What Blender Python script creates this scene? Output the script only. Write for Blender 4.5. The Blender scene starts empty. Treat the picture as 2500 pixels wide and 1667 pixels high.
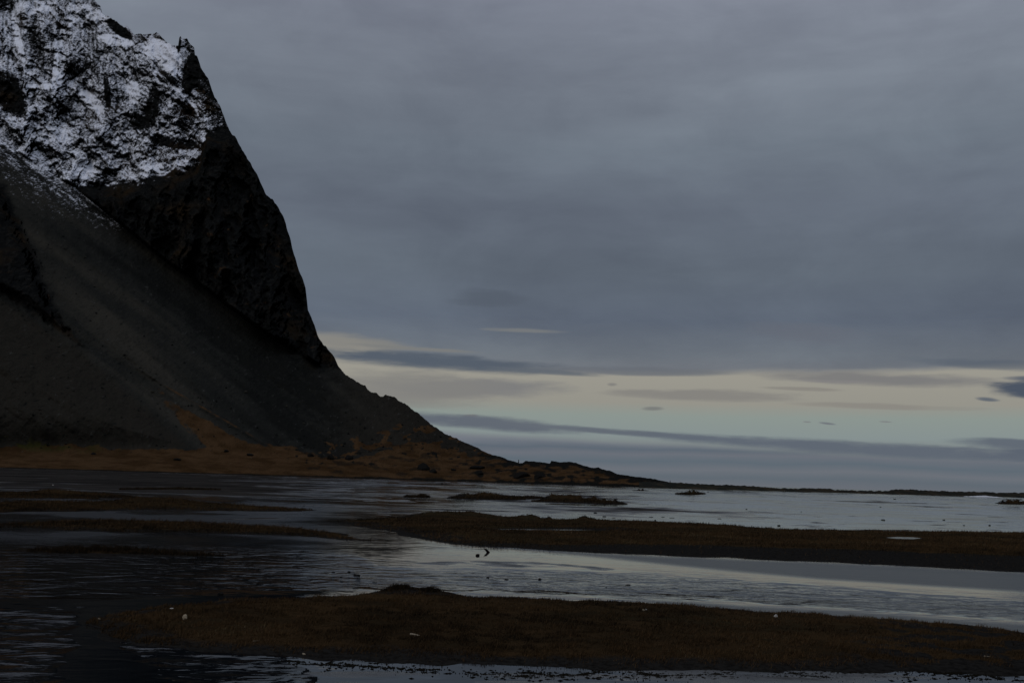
import bpy, bmesh, math, random
import numpy as np
from mathutils import Matrix, Vector

rng = np.random.default_rng(7)
random.seed(7)
S = bpy.context.scene
COL = S.collection

# ------------------------------------------------------------------ camera
W, H, F = 2500.0, 1667.0, 2431.0          # photograph's pixels, focal length in pixels (35 mm lens)
CAM_H = 3.0
RHO = math.atan(0.030)                     # roll
TH = math.atan((1168.5 - 833.5) * math.cos(RHO) / F)   # pitch up
UP = np.array([math.cos(TH) * math.sin(RHO), math.cos(TH) * math.cos(RHO), -math.sin(TH)])
RT = np.array([math.cos(RHO), -math.sin(RHO), 0.0])
FW = np.cross(UP, RT)
ROT = np.array([RT, FW, UP])               # camera -> world
cam_d = bpy.data.cameras.new("camera")
cam = bpy.data.objects.new("camera", cam_d)
COL.objects.link(cam)
cam_d.sensor_width = 36.0
cam_d.lens = 36.0 * F / W
cam_d.clip_start = 0.1
cam_d.clip_end = 60000
m4 = Matrix([list(ROT[i]) + [0.0] for i in range(3)] + [[0, 0, 0, 1]])
cam.matrix_world = Matrix.Translation((0, 0, CAM_H)) @ m4
S.camera = cam


def rays(px, py):
    """direction through a photograph pixel, scaled so that its forward (Y) component is 1"""
    x = (np.asarray(px, float) - W / 2) / F
    y = -(np.asarray(py, float) - H / 2) / F
    d = [ROT[i, 0] * x + ROT[i, 1] * y - ROT[i, 2] for i in range(3)]
    return d[0] / d[1], d[2] / d[1]


def ground(px, py):
    dx, dz = rays(px, py)
    Y = -CAM_H / np.minimum(dz, -1e-5)
    return dx * Y, Y


def horizon(px):
    return 1168.5 + 0.030 * (np.asarray(px, float) - 1250)


# ------------------------------------------------------------------ node helper
class NT:
    def __init__(self, tree):
        self.t = tree
        self.n = tree.nodes
        self.l = tree.links

    def node(self, typ, **kw):
        n = self.n.new(typ)
        for k, v in kw.items():
            setattr(n, k, v)
        return n

    def put(self, sock, v):
        if isinstance(v, bpy.types.NodeSocket):
            self.l.new(v, sock)
        elif v is not None:
            if hasattr(sock.default_value, '__len__') and not hasattr(v, '__len__'):
                v = (v,) * len(sock.default_value)
            if hasattr(v, '__len__') and len(sock.default_value) == 4 and len(v) == 3:
                v = tuple(v) + (1,)
            sock.default_value = v

    def m(self, op, a, b=None, c=None, clamp=False):
        n = self.node('ShaderNodeMath', operation=op, use_clamp=clamp)
        self.put(n.inputs[0], a)
        if b is not None: self.put(n.inputs[1], b)
        if c is not None: self.put(n.inputs[2], c)
        return n.outputs[0]

    def mix(self, f, a, b, blend='MIX'):
        n = self.node('ShaderNodeMix', data_type='RGBA', blend_type=blend)
        self.put(n.inputs[0], f); self.put(n.inputs[6], a); self.put(n.inputs[7], b)
        return n.outputs[2]

    def sstep(self, v, a, b, oa=0.0, ob=1.0):
        n = self.node('ShaderNodeMapRange', interpolation_type='SMOOTHSTEP')
        self.put(n.inputs[0], v)
        for i, x in enumerate((a, b, oa, ob)): self.put(n.inputs[1 + i], x)
        return n.outputs[0]

    def noise(self, vec, scale, detail=4, rough=0.55, dist=0.0):
        n = self.node('ShaderNodeTexNoise')
        self.put(n.inputs['Vector'], vec)
        n.inputs['Scale'].default_value = scale
        n.inputs['Detail'].default_value = detail
        n.inputs['Roughness'].default_value = rough
        n.inputs['Distortion'].default_value = dist
        return n.outputs[0]

    def comb(self, x, y, z=0.0):
        n = self.node('ShaderNodeCombineXYZ')
        self.put(n.inputs[0], x); self.put(n.inputs[1], y); self.put(n.inputs[2], z)
        return n.outputs[0]

    def mapping(self, vec, scale=(1, 1, 1), rot=(0, 0, 0), loc=(0, 0, 0)):
        n = self.node('ShaderNodeMapping')
        self.put(n.inputs[0], vec)
        n.inputs['Scale'].default_value = scale
        n.inputs['Rotation'].default_value = rot
        n.inputs['Location'].default_value = loc
        return n.outputs[0]

    def ramp(self, f, stops, interp='LINEAR'):
        n = self.node('ShaderNodeValToRGB')
        r = n.color_ramp
        r.interpolation = interp
        while len(r.elements) < len(stops): r.elements.new(0.5)
        for e, (p, c) in zip(r.elements, stops):
            e.position = p
            e.color = tuple(c) + (1,)
        self.put(n.inputs[0], f)
        return n.outputs[0]

    def attr(self, name):
        n = self.node('ShaderNodeAttribute', attribute_name=name)
        return n.outputs['Fac']


def hexl(h):
    """sRGB hex -> linear"""
    o = []
    for i in (0, 2, 4):
        c = int(h[i:i + 2], 16) / 255
        o.append(c / 12.92 if c < 0.04045 else ((c + 0.055) / 1.055) ** 2.4)
    return tuple(o)


# ------------------------------------------------------------------ world: overcast evening sky
SUN_EL, SUN_AZ = math.radians(38), math.radians(-140)     # azimuth clockwise from +Y; behind the camera, to the left
world = bpy.data.worlds.new("World")
S.world = world
world.use_nodes = True
world.node_tree.nodes.clear()
g = NT(world.node_tree)
tc = g.node('ShaderNodeTexCoord')
sp = g.node('ShaderNodeSeparateXYZ')
g.put(sp.inputs[0], tc.outputs['Generated'])
vx, vy, vz = sp.outputs
az = g.m('ARCTAN2', vx, vy)
hyp = g.m('SQRT', g.m('ADD', g.m('MULTIPLY', vx, vx), g.m('MULTIPLY', vy, vy)))
el = g.m('DIVIDE', vz, g.m('MAXIMUM', hyp, 0.02))          # tangent of the elevation
n1 = g.noise(g.comb(g.m('MULTIPLY', az, 3.0), g.m('MULTIPLY', el, 26.0)), 1.0, 5, 0.55)
n2 = g.noise(g.comb(g.m('MULTIPLY', az, 14.0), g.m('MULTIPLY', el, 90.0)), 1.0, 4, 0.6)
n3 = g.noise(g.comb(g.m('MULTIPLY', az, 2.2), g.m('MULTIPLY', el, 5.5), 3.7), 1.0, 4, 0.5)
n5 = g.noise(g.comb(g.m('MULTIPLY', az, 24.0), g.m('MULTIPLY', el, 160.0), 5.3), 1.0, 5, 0.65)
n4 = g.noise(g.comb(g.m('MULTIPLY', az, 5.0), g.m('MULTIPLY', el, 30.0), 9.1), 1.0, 5, 0.6)
warp = g.m('ADD', g.m('MULTIPLY', g.m('SUBTRACT', n1, 0.5), 0.016), g.m('MULTIPLY', g.m('SUBTRACT', n2, 0.5), 0.006))
elw = g.m('ADD', el, warp)

# clear air behind the clouds: physical sky plus the pale glow that fills the gap above the horizon
nish = g.node('ShaderNodeTexSky', sky_type='NISHITA')
nish.sun_disc = False
nish.sun_elevation = SUN_EL
nish.sun_rotation = SUN_AZ
gap = g.ramp(g.m('MULTIPLY', g.m('ADD', el, g.m('MULTIPLY', warp, 0.25)), 5.0), [
    (0.00, hexl('686e76')), (0.17, hexl('787e80')), (0.235, hexl('859090')), (0.33, hexl('8a948f')),
    (0.395, hexl('949289')), (0.55, hexl('9a978d')), (0.75, hexl('8d8b85')), (1.0, hexl('808182'))])
skyc = g.mix(1.0, g.mix(1.0, nish.outputs[0], (0.0005,) * 3, 'MULTIPLY'), gap, 'ADD')


def pxang(px, py):
    dx, dz = rays(px, py)
    a = math.atan2(float(dx), 1.0)
    return a, float(dz) / math.sqrt(float(dx) ** 2 + 1)


def cloud(col, px, py, hw, hh, slope, color, strength=1.0, soft=0.75, wob=1.0):
    """a lens of cloud with its own bearing, elevation and size"""
    a0, e0 = pxang(px, py)
    a1, e1 = pxang(px + hw, py + slope * hw)
    sl = (e1 - e0) / (a1 - a0)
    wa, we = a1 - a0, hh / F
    da = g.m('SUBTRACT', az, a0)
    ee = g.m('ADD', el, g.m('MULTIPLY', warp, wob * min(1.0, hh / 20.0)))
    de = g.m('SUBTRACT', g.m('SUBTRACT', ee, e0), g.m('MULTIPLY', da, sl))
    d = g.m('ADD', g.m('POWER', g.m('DIVIDE', g.m('ABSOLUTE', da), wa), 2.0), g.m('POWER', g.m('DIVIDE', g.m('ABSOLUTE', de), we), 2.0))
    d = g.m('ADD', d, g.m('ADD', g.m('MULTIPLY', g.m('SUBTRACT', n2, 0.5), 1.1), g.m('MULTIPLY', g.m('SUBTRACT', n5, 0.5), 1.0)))
    f = g.sstep(d, 1.0 + soft * 0.3, 1.0 - soft, 0.0, strength)
    return g.mix(f, col, hexl(color))


# thin grey veils inside the gap
for a in [(1720, 966, 260, 15, 0.02, '83817d', 0.9, 0.8), (1150, 950, 260, 28, 0.0, '7d7d7d', 1.0, 0.95),
          (980, 950, 260, 50, 0.02, '807f7c', 0.8, 0.95), (1960, 950, 100, 5, 0.03, '86837d', 0.8, 0.8),
          (2150, 992, 260, 8, 0.03, '88857f', 0.8, 0.9), (1593, 998, 30, 6, 0.0, '737574', 0.8, 0.98),
          (1495, 938, 15, 5, 0.0, '7d7c79', 0.9, 0.9), (2020, 1034, 24, 3, 0.12, '70757a', 1.0, 0.9),
          (1970, 1030, 12, 2, 0.05, '7a7c7d', 0.8, 0.9), (2162, 1030, 18, 2, 0.05, '7a7c7d', 0.8, 0.9),
          (1148, 1015, 22, 5, 0.0, '767676', 0.9, 0.9)]:
    skyc = cloud(skyc, *a[:6], a[6], a[7])
# low grey layer over the horizon; its edge falls to the right
edge = g.m('SUBTRACT', 0.0432, g.m('MULTIPLY', g.m('ADD', az, 0.02), 0.025))
lowf = g.sstep(g.m('SUBTRACT', g.m('ADD', el, g.m('MULTIPLY', warp, 0.5)), edge), 0.0030, -0.0055)
lowc = g.ramp(g.m('ADD', g.m('MULTIPLY', el, 20.0), g.m('MULTIPLY', g.m('SUBTRACT', n4, 0.5), 0.30)), [
    (0.0, hexl('666b73')), (0.14, hexl('5f6871')), (0.28, hexl('6b7078')), (0.42, hexl('5e6973')), (0.56, hexl('6a6f78')), (0.66, hexl('5d6772')), (0.82, hexl('737881'))])
skyc = g.mix(lowf, skyc, lowc)
# long roll of cloud sloping down to the right, and the ragged dark pieces at the right
for a in [(1170, 1031, 300, 19, 0.075, '616872', 1.0, 0.9), (1500, 1053, 330, 8, 0.072, '636a73', 1.0, 0.95),
          (2080, 1093, 720, 16, 0.058, '5f6772', 1.0, 0.9), (2750, 1128, 500, 20, 0.06, '5b636f', 1.0, 0.9),
          (2480, 1083, 190, 12, 0.045, '5f6772', 0.95, 0.9)]:
    skyc = cloud(skyc, *a[:6], a[6], a[7], 0.5)
# main deck
base_edge = g.m('ADD', 0.1085, g.m('ADD', g.sstep(az, -0.08, -0.18, 0.0, 0.026), g.sstep(az, 0.28, 0.50, 0.0, 0.006)))
dd = g.m('SUBTRACT', g.m('ADD', el, g.m('ADD', g.m('MULTIPLY', warp, 0.75), g.m('MULTIPLY', g.m('SUBTRACT', n5, 0.5), 0.004))), base_edge)
deckf = g.sstep(dd, -0.003, 0.006)
deckc = g.ramp(g.m('MULTIPLY', g.m('ADD', el, g.m('MULTIPLY', warp, 1.5)), 2.0), [
    (0.20, hexl('73767c')), (0.25, hexl('676e77')), (0.32, hexl('5b6472')), (0.42, hexl('5e6773')), (0.55, hexl('5f6774')),
    (0.68, hexl('69727e')), (0.80, hexl('767e8a')), (1.0, hexl('777d8a'))])
var = g.sstep(n3, 0.30, 0.72, 0.87, 1.18)
n6 = g.noise(g.comb(g.m('MULTIPLY', az, 7.0), g.m('MULTIPLY', el, 13.0), 21.0), 1.0, 6, 0.6, 0.4)
var = g.m('MULTIPLY', var, g.m('MULTIPLY', g.sstep(n4, 0.25, 0.75, 0.96, 1.04), g.sstep(n6, 0.28, 0.72, 0.93, 1.08)))
deckc = g.mix(1.0, deckc, g.comb(var, var, g.m('POWER', var, 0.9)), 'MULTIPLY')
skyc = g.mix(deckf, skyc, deckc)
for a in [(850, 840, 180, 26, 0.05, '83827e', 0.9, 0.95), (1010, 851, 160, 6, 0.06, '7b7c7b', 0.9, 0.9),
          (1280, 806, 110, 6, 0.03, '787a7b', 0.8, 0.98), (1190, 730, 100, 26, 0.0, '525a66', 0.6, 0.98),
          (1060, 884, 370, 22, 0.06, '555e6a', 1.0, 0.92), (1330, 907, 150, 8, 0.06, '5f666f', 0.9, 0.95), (1560, 905, 260, 12, 0.02, '666b73', 0.8, 0.95), (1960, 815, 150, 30, 0.05, '646974', 0.6, 0.95),
          (2150, 925, 340, 17, 0.012, '757577', 0.85, 0.95), (2040, 931, 110, 4, 0.02, '828080', 0.7, 0.95), (2600, 952, 210, 24, 0.04, '4b5462', 1.0, 0.6),
          (2412, 974, 32, 5, 0.08, '59616c', 0.9, 0.98), (2560, 925, 130, 8, 0.03, '555c69', 0.9, 0.8),
          (2440, 888, 260, 14, 0.05, '57606c', 0.7, 0.95)]:
    skyc = cloud(skyc, *a[:6], a[6], a[7])
# an overcast sky is brighter towards the zenith
zen = g.sstep(vz, 0.36, 0.95, 1.0, 2.9)
skyc = g.mix(1.0, skyc, g.comb(zen, zen, zen), 'MULTIPLY')
bg = g.node('ShaderNodeBackground')
g.put(bg.inputs[0], skyc)
bg.inputs[1].default_value = 1.0
wo = g.node('ShaderNodeOutputWorld')
g.l.new(bg.outputs[0], wo.inputs[0])

sun_d = bpy.data.lights.new("sun", 'SUN')
sun_d.energy = 0.55
sun_d.angle = math.radians(25)
sun_d.color = (1.0, 0.95, 0.9)
sun = bpy.data.objects.new("sun", sun_d)
COL.objects.link(sun)
sdir = Vector((math.cos(SUN_EL) * math.sin(SUN_AZ), math.cos(SUN_EL) * math.cos(SUN_AZ), math.sin(SUN_EL)))
sun.rotation_euler = sdir.to_track_quat('Z', 'Y').to_euler()
sun.location = sdir * 200

S.view_settings.view_transform = 'Standard'
S.view_settings.look = 'None'
S.view_settings.exposure = 0.0
S.view_settings.gamma = 1.0
S.view_settings.use_curve_mapping = False
S.render.engine = 'CYCLES'
S.cycles.max_bounces = 5
S.cycles.diffuse_bounces = 2
S.cycles.glossy_bounces = 3

# ------------------------------------------------------------------ noise on arrays
_p = np.random.default_rng(3).permutation(256)
PERM = np.concatenate([_p, _p, _p])
_a = np.linspace(0, 2 * np.pi, 256, endpoint=False)
GX, GY = np.cos(_a), np.sin(_a)


def pn(x, y, seed=0):
    x = np.asarray(x, float) + seed * 37.17
    y = np.asarray(y, float) + seed * 11.83
    xi = np.floor(x).astype(np.int64); yi = np.floor(y).astype(np.int64)
    fx = x - xi; fy = y - yi
    xi &= 255; yi &= 255
    u = fx * fx * fx * (fx * (fx * 6 - 15) + 10); v = fy * fy * fy * (fy * (fy * 6 - 15) + 10)

    def gr(ix, iy, dx, dy):
        h = PERM[PERM[ix & 255] + (iy & 255)]
        return GX[h] * dx + GY[h] * dy
    a = gr(xi, yi, fx, fy); b = gr(xi + 1, yi, fx - 1, fy)
    c = gr(xi, yi + 1, fx, fy - 1); d = gr(xi + 1, yi + 1, fx - 1, fy - 1)
    return ((a + u * (b - a)) + v * ((c + u * (d - c)) - (a + u * (b - a)))) * 1.5


def fbm(x, y, o=4, seed=0, gain=0.5):
    s = 0; a = 1; t = 0
    for i in range(o):
        s = s + a * pn(x * 2.03 ** i, y * 2.03 ** i, seed + i * 3); t += a; a *= gain
    return s / t


def ridged(x, y, o=4, seed=0, gain=0.5):
    s = 0; a = 1; t = 0
    for i in range(o):
        s = s + a * (1 - np.abs(pn(x * 2.03 ** i, y * 2.03 ** i, seed + i * 3)) * 2); t += a; a *= gain
    return s / t


def worley(x, y, seed=0):
    """distance to the nearest and second nearest jittered cell centre, and a random number per cell"""
    xi = np.floor(x).astype(np.int64); yi = np.floor(y).astype(np.int64)
    f1 = np.full(x.shape, 9.0); f2 = np.full(x.shape, 9.0); cid = np.zeros(x.shape)
    ox = np.zeros(x.shape); oy = np.zeros(x.shape)
    for i in (-1, 0, 1):
        for j in (-1, 0, 1):
            hx = PERM[PERM[(xi + i + seed * 7) & 255] + ((yi + j) & 255)]
            hy = PERM[hx + 57]
            px_, py_ = xi + i + hx / 256.0, yi + j + hy / 256.0
            d = np.hypot(x - px_, y - py_)
            n = d < f1
            f2 = np.where(n, f1, np.minimum(f2, d))
            cid = np.where(n, PERM[hy + 91] / 256.0, cid)
            ox = np.where(n, x - px_, ox); oy = np.where(n, y - py_, oy)
            f1 = np.where(n, d, f1)
    return f1, f2, cid, ox, oy


def sst(x, a, b):
    t = np.clip((x - a) / (b - a), 0, 1)
    return t * t * (3 - 2 * t)


def poly(pts):
    p = np.array(pts, float)
    return lambda x: np.interp(x, p[:, 0], p[:, 1])


def sdf(P, Q, pts):
    """signed distance to a polygon, positive inside"""
    p = np.array(pts, float)
    q = np.roll(p, -1, axis=0)
    best = np.full(P.shape, 1e18)
    ins = np.zeros(P.shape, bool)
    for (ax, ay), (bx, by) in zip(p, q):
        ex, ey = bx - ax, by - ay
        t = np.clip(((P - ax) * ex + (Q - ay) * ey) / (ex * ex + ey * ey + 1e-12), 0, 1)
        best = np.minimum(best, (P - ax - t * ex) ** 2 + (Q - ay - t * ey) ** 2)
        if abs(ey) > 1e-12:
            c = ((ay > Q) != (by > Q)) & (P < ex * (Q - ay) / ey + ax)
            ins ^= c
    d = np.sqrt(best)
    return np.where(ins, d, -d)


# ------------------------------------------------------------------ objects
def tag(o, label=None, cat=None, group=None, kind=None):
    if label: o['label'] = label
    if cat: o['category'] = cat
    if group: o['group'] = group
    if kind: o['kind'] = kind
    return o


def mesh_obj(name, co, faces, mat, parent=None, attrs=None, normals=None, smooth=True):
    me = bpy.data.meshes.new(name)
    co = np.ascontiguousarray(co, dtype=np.float32)
    faces = np.ascontiguousarray(faces, dtype=np.int32)
    n, k = faces.shape
    me.vertices.add(len(co)); me.vertices.foreach_set('co', co.ravel())
    me.loops.add(n * k); me.loops.foreach_set('vertex_index', faces.ravel())
    me.polygons.add(n)
    me.polygons.foreach_set('loop_start', np.arange(n, dtype=np.int32) * k)
    me.update(calc_edges=True)
    me.polygons.foreach_set('use_smooth', np.full(n, smooth))
    for nm, v in (attrs or {}).items():
        a = me.attributes.new(nm, 'FLOAT', 'POINT')
        a.data.foreach_set('value', np.ascontiguousarray(v, dtype=np.float32))
    if normals is not None:
        me.normals_split_custom_set_from_vertices(normals)
    if mat: me.materials.append(mat)
    o = bpy.data.objects.new(name, me)
    COL.objects.link(o)
    if parent: o.parent = parent
    return o


def empty(name, loc=(0, 0, 0)):
    o = bpy.data.objects.new(name, None)
    o.location = loc
    o.empty_display_size = 0.2
    COL.objects.link(o)
    return o


def grid_faces(ny, nx):
    i = np.arange(ny * nx).reshape(ny, nx)
    return np.stack([i[:-1, :-1], i[:-1, 1:], i[1:, 1:], i[1:, :-1]], -1).reshape(-1, 4)


def subset(faces, *arrays):
    u, inv = np.unique(faces.ravel(), return_inverse=True)
    return inv.reshape(faces.shape), [a[u] for a in arrays]


def material(name):
    m = bpy.data.materials.new(name)
    m.use_nodes = True
    m.node_tree.nodes.clear()
    t = NT(m.node_tree)
    out = t.node('ShaderNodeOutputMaterial')
    b = t.node('ShaderNodeBsdfPrincipled')
    t.l.new(b.outputs[0], out.inputs[0])
    b.inputs['Specular IOR Level'].default_value = 0.0
    b.inputs['Roughness'].default_value = 0.9
    return m, t, b


# mountain: rock, scree, snow and autumn grass, each where the mesh says it lies
M_MTN, t, b = material('mountain_ground')
geo = t.node('ShaderNodeNewGeometry')
pos = geo.outputs['Position']
nf = t.noise(t.mapping(pos, (1.0, 0.25, 0.75), (0, math.radians(35), 0)), 0.30, 7, 0.68)
nm = t.noise(pos, 0.06, 5, 0.6)
nl = t.noise(t.mapping(pos, (1, 0.3, 1)), 0.018, 4, 0.55)
rock = t.ramp(nf, [(0.30, (0.0045, 0.005, 0.0052)), (0.52, (0.0075, 0.0078, 0.0075)), (0.74, (0.0200, 0.0195, 0.0175))])
rock = t.mix(t.sstep(nl, 0.52, 0.70, 0.0, 0.7), rock, (0.022, 0.014, 0.007))
scree = t.ramp(t.attr('tone'), [(0.0, (0.0088, 0.0092, 0.0084)), (0.35, (0.0150, 0.0154, 0.0138)), (0.6, (0.0205, 0.0200, 0.0170)), (1.0, (0.0310, 0.0285, 0.0230))])
scree = t.mix(t.sstep(t.attr('warm'), 0.0, 1.0, 0.0, 0.8), scree, (0.0205, 0.0180, 0.0140))
scree = t.mix(t.sstep(nf, 0.58, 0.74, 0.0, 0.7), scree, (0.048, 0.048, 0.043))
scree = t.mix(t.sstep(nf, 0.44, 0.30, 0.0, 0.8), scree, (0.006, 0.007, 0.007))
c = t.mix(t.attr('scree'), rock, scree)
gr = t.mix(t.sstep(nm, 0.35, 0.65), (0.030, 0.0165, 0.0075), (0.054, 0.0310, 0.0152))
gr = t.mix(t.sstep(nf, 0.45, 0.30, 0.0, 0.7), gr, (0.018, 0.011, 0.006))
gr = t.mix(t.attr('green'), gr, (0.026, 0.025, 0.008))
gfac = t.sstep(t.m('ADD', t.attr('grass'), t.m('MULTIPLY', t.m('SUBTRACT', nm, 0.5), 0.9)), 0.40, 0.62)
c = t.mix(gfac, c, gr)
c = t.mix(t.sstep(t.attr('stain'), 0.1, 0.9), c, (0.008, 0.008, 0.007))
nh = t.noise(t.mapping(pos, (1.0, 0.3, 0.8), (0, math.radians(25), 0)), 0.55, 6, 0.75)
sraw = t.m('ADD', t.attr('snow'), t.m('ADD', t.m('MULTIPLY', t.m('SUBTRACT', nf, 0.5), 1.2), t.m('MULTIPLY', t.m('SUBTRACT', nh, 0.5), 2.3)))
sfac = t.sstep(sraw, 0.28, 1.0)
c = t.mix(sfac, c, (0.72, 0.735, 0.79))
t.put(b.inputs['Base Color'], c)
bp = t.node('ShaderNodeBump')
bp.inputs['Strength'].default_value = 0.8
bp.inputs['Distance'].default_value = 3.0
t.put(bp.inputs['Height'], nf)
t.l.new(bp.outputs[0], b.inputs['Normal'])


def ground_sheet(px0, px1, step, dy, sky, base, slope, shore):
    """surface that climbs from the shore line `base` to the skyline `sky`; slope gives its steepness"""
    px = np.arange(px0, px1 + step, step)
    sy, by = sky(px), base(px)
    shore = shore(px)
    n = int(math.ceil((by - sy).max() / dy)) + 1
    py = by[None, :] - dy * np.arange(n)[:, None]
    py = np.maximum(py, sy[None, :])
    PX = np.broadcast_to(px, py.shape)
    dx, dz = rays(PX, py)
    Y = np.empty_like(py)
    Y[0] = shore
    s = slope(PX, py)
    for j in range(1, n):
        ss = np.maximum(s[j], dz[j] + 0.06)
        Y[j] = Y[j - 1] * (ss - dz[j - 1]) / (ss - dz[j])
    return PX, py, dx, dz, Y


SKY = [(-700, -260), (-300, -330), (0, -240), (120, -110), (200, -35), (228, 0), (245, 15), (250, 36), (262, 40), (275, 47), (290, 58), (300, 66),
       (305, 68), (307, 61), (311, 66), (318, 72), (324, 82), (328, 86), (338, 82), (352, 84), (362, 84), (372, 84), (380, 81), (388, 83), (394, 90), (401, 97), (409, 105), (421, 111), (436, 112),
       (437.5, 101), (438, 92), (440, 90), (442.5, 89), (444, 96), (450, 96), (457, 94), (460, 102), (465, 109), (471, 114), (476, 119), (475, 124), (474.5, 132), (477, 136), (481, 137), (485, 148), (490, 164),
       (497, 177), (508, 192), (516, 214), (524, 236), (531, 248), (540, 267), (546, 284), (553, 302), (560, 316), (568, 330), (576, 337), (584, 352), (590, 362), (600, 380), (612, 399), (622, 416), (632, 436), (640, 455), (648, 474), (656, 481), (668, 490), (680, 507), (688, 522),
       (696, 541), (701, 560), (708, 580), (713, 603), (719, 622), (727, 652), (735, 672), (741, 686), (746, 705), (749, 728), (752, 758), (761, 775), (768, 795), (774, 815), (781, 830), (794, 845), (812, 865), (820, 880),
       (828, 896), (840, 911), (850, 918), (868, 929), (884, 940), (892, 941), (896, 950), (908, 958), (920, 960), (925, 966), (934, 968), (942, 964), (950, 967), (962, 969), (972, 976), (984, 985), (988, 984), (994, 988), (1008, 1000), (1018, 1006),
       (1038, 1023), (1053, 1036), (1066, 1044), (1080, 1054), (1095, 1062), (1112, 1069), (1116, 1069), (1126, 1076), (1150, 1086), (1168, 1094), (1185, 1104), (1202, 1110), (1222, 1114), (1240, 1122), (1255, 1126), (1268, 1130), (1275, 1130), (1283, 1125),
       (1308, 1126), (1330, 1129), (1343, 1131), (1345, 1124), (1352, 1125), (1365, 1128), (1390, 1127), (1406, 1129), (1424, 1136), (1448, 1142), (1462, 1140), (1470, 1145), (1491, 1149), (1508, 1157), (1530, 1160), (1550, 1163), (1600, 1169),
       (1606, 1171), (1632, 1176), (1640, 1178), (1660, 1179), (1700, 1182), (1720, 1186), (1760, 1193), (1800, 1200)]
_sk = poly(SKY)


def sky_mtn(x):
    j = fbm(x / 9.0, x * 0 + 3.1, 4, 5) * 5.0 + fbm(x / 3.0, x * 0 + 9.1, 2, 8) * 1.4
    w = np.where(x < 830, 0.75, np.where(x < 1130, 0.9, 0.32)) * np.where(np.abs(x - 458) < 30, 0.35, np.where((x > 490) & (x < 800), 1.5, 1.0))
    w = w * np.where(x > 1600, 0.4, 1)
    return _sk(x) + j * w


def base_mtn(x):
    return 1144.5 + 0.0284 * x + 2.5 * sst(x, 1100, 1500) + fbm(x / 60.0, x * 0 + 1.3, 4, 2) * 1.6


YB = poly([(-700, -60), (-300, 150), (-100, 270), (0, 335), (60, 385), (130, 430), (185, 460), (235, 500), (290, 545), (400, 635), (500, 705), (600, 780), (700, 850), (780, 893), (830, 905), (900, 900), (2000, 900)])
YG = poly([(-700, 1075), (0, 1092), (150, 1085), (330, 1100), (480, 1098), (560, 1072), (640, 1090), (700, 1090), (780, 1115), (860, 1122), (930, 1105), (1000, 1085), (1100, 1100), (1180, 1118), (1240, 1129), (1300, 1131), (1345, 1131), (1400, 1134), (1460, 1148), (1500, 1157), (1600, 1174), (1800, 1196)])
YGS = poly([(-700, 1088), (0, 1092), (400, 1094), (800, 1104), (1100, 1106), (1300, 1128), (1400, 1130), (1600, 1166), (1800, 1190)])
BUTT = [(-120, 380), (-20, 425), (12, 452), (33, 507), (55, 560), (85, 625), (115, 700), (140, 760), (170, 805), (198, 842), (150, 814), (100, 780), (40, 740), (0, 718), (-120, 650)]
FRONT = [(-700, 500), (-120, 650), (0, 718), (40, 740), (100, 780), (195, 840), (290, 925), (390, 1012), (450, 1062), (490, 1098), (300, 1130), (-700, 1100)]
GULLY = [(310, 893), (345, 905), (400, 945), (450, 975), (520, 1015), (600, 1055), (700, 1090), (720, 1110), (600, 1110), (500, 1098), (455, 1050), (410, 1005), (385, 970), (350, 935)]


def slope_mtn(x, y):
    d_b = YB(x) - y
    scree_s = np.interp(x, [-300, 0, 800, 1300, 1700], [0.95, 0.90, 0.55, 0.42, 0.20])
    cliff_s = np.interp(x, [-300, 0, 300, 700, 900], [1.25, 1.2, 1.35, 1.9, 1.6])
    cliff_s = cliff_s + 0.55 * fbm(x / 90 + y / 200, y / 40, 3, 21)
    s = scree_s + (cliff_s - scree_s) * sst(d_b, -4, 10)
    foot = sst(y - YGS(x), -22, 18)
    s = s + (np.interp(x, [0, 1000, 1600], [0.16, 0.20, 0.06]) - s) * foot
    return s


PX, PY, DX, DZ, Y = ground_sheet(-660, 1770, 2.0, 2.0, sky_mtn, base_mtn, slope_mtn, lambda x: ground(x, 1142.3 + 0.0284 * x + 2.5 * sst(x, 1100, 1500))[1])
d_b = YB(PX) - PY
cliff = sst(d_b, -3, 9)
butt = sst(sdf(PX, PY, BUTT) + fbm(PX / 26, PY / 26, 4, 4) * 12, -7, 9)
rocky = np.maximum(cliff, butt)
# ridge where the snowy face turns into the dark face on the right
RIDGE = poly([(-300, 300), (0, 360), (90, 437), (190, 452), (270, 490), (330, 512), (410, 497), (460, 500), (600, 560), (760, 650), (900, 760)])
face = np.maximum(PX - RIDGE(PY), 0) * cliff
SNOWLINE = poly([(-700, 380), (0, 470), (120, 480), (200, 462), (280, 458), (340, 452), (400, 432), (440, 424), (485, 408), (505, 330), (560, 320), (600, 350), (700, 300)])
wx = PX + 16 * fbm(PX / 60, PY / 60, 3, 31) + 9 * fbm(PX / 17, PY / 17, 4, 32)
wy = PY + 16 * fbm(PX / 60, PY / 60, 3, 41) + 9 * fbm(PX / 17, PY / 17, 4, 42)
ua = wx * 0.80 + wy * 0.60            # along the dip of the beds
va = -wx * 0.60 + wy * 0.80
rel = 40 * ridged(wx / 150, wy / 230, 2, 51) + 22 * ridged(ua / 110, va / 46, 3, 61) + 12 * ridged(wx / 34, wy / 56, 4, 71) \
    + 8.0 * ridged(ua / 42, va / 15, 3, 81) + 4.2 * fbm(wx / 9, wy / 11, 4, 91)
wa = worley((wx * 0.92 + wy * 0.38) / 40, (-wx * 0.38 + wy * 0.92) / 74, 3)
wb = worley((wx * 0.86 + wy * 0.5) / 15, (-wx * 0.5 + wy * 0.86) / 25, 5)
dome = 20 * (1 - wa[0] ** 2) + 7 * (1 - wb[0] ** 2) + 10 * (wa[2] - 0.5) + 4 * (wb[2] - 0.5)
rel = 0.75 * rel + 14 + dome * 0.6
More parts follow.
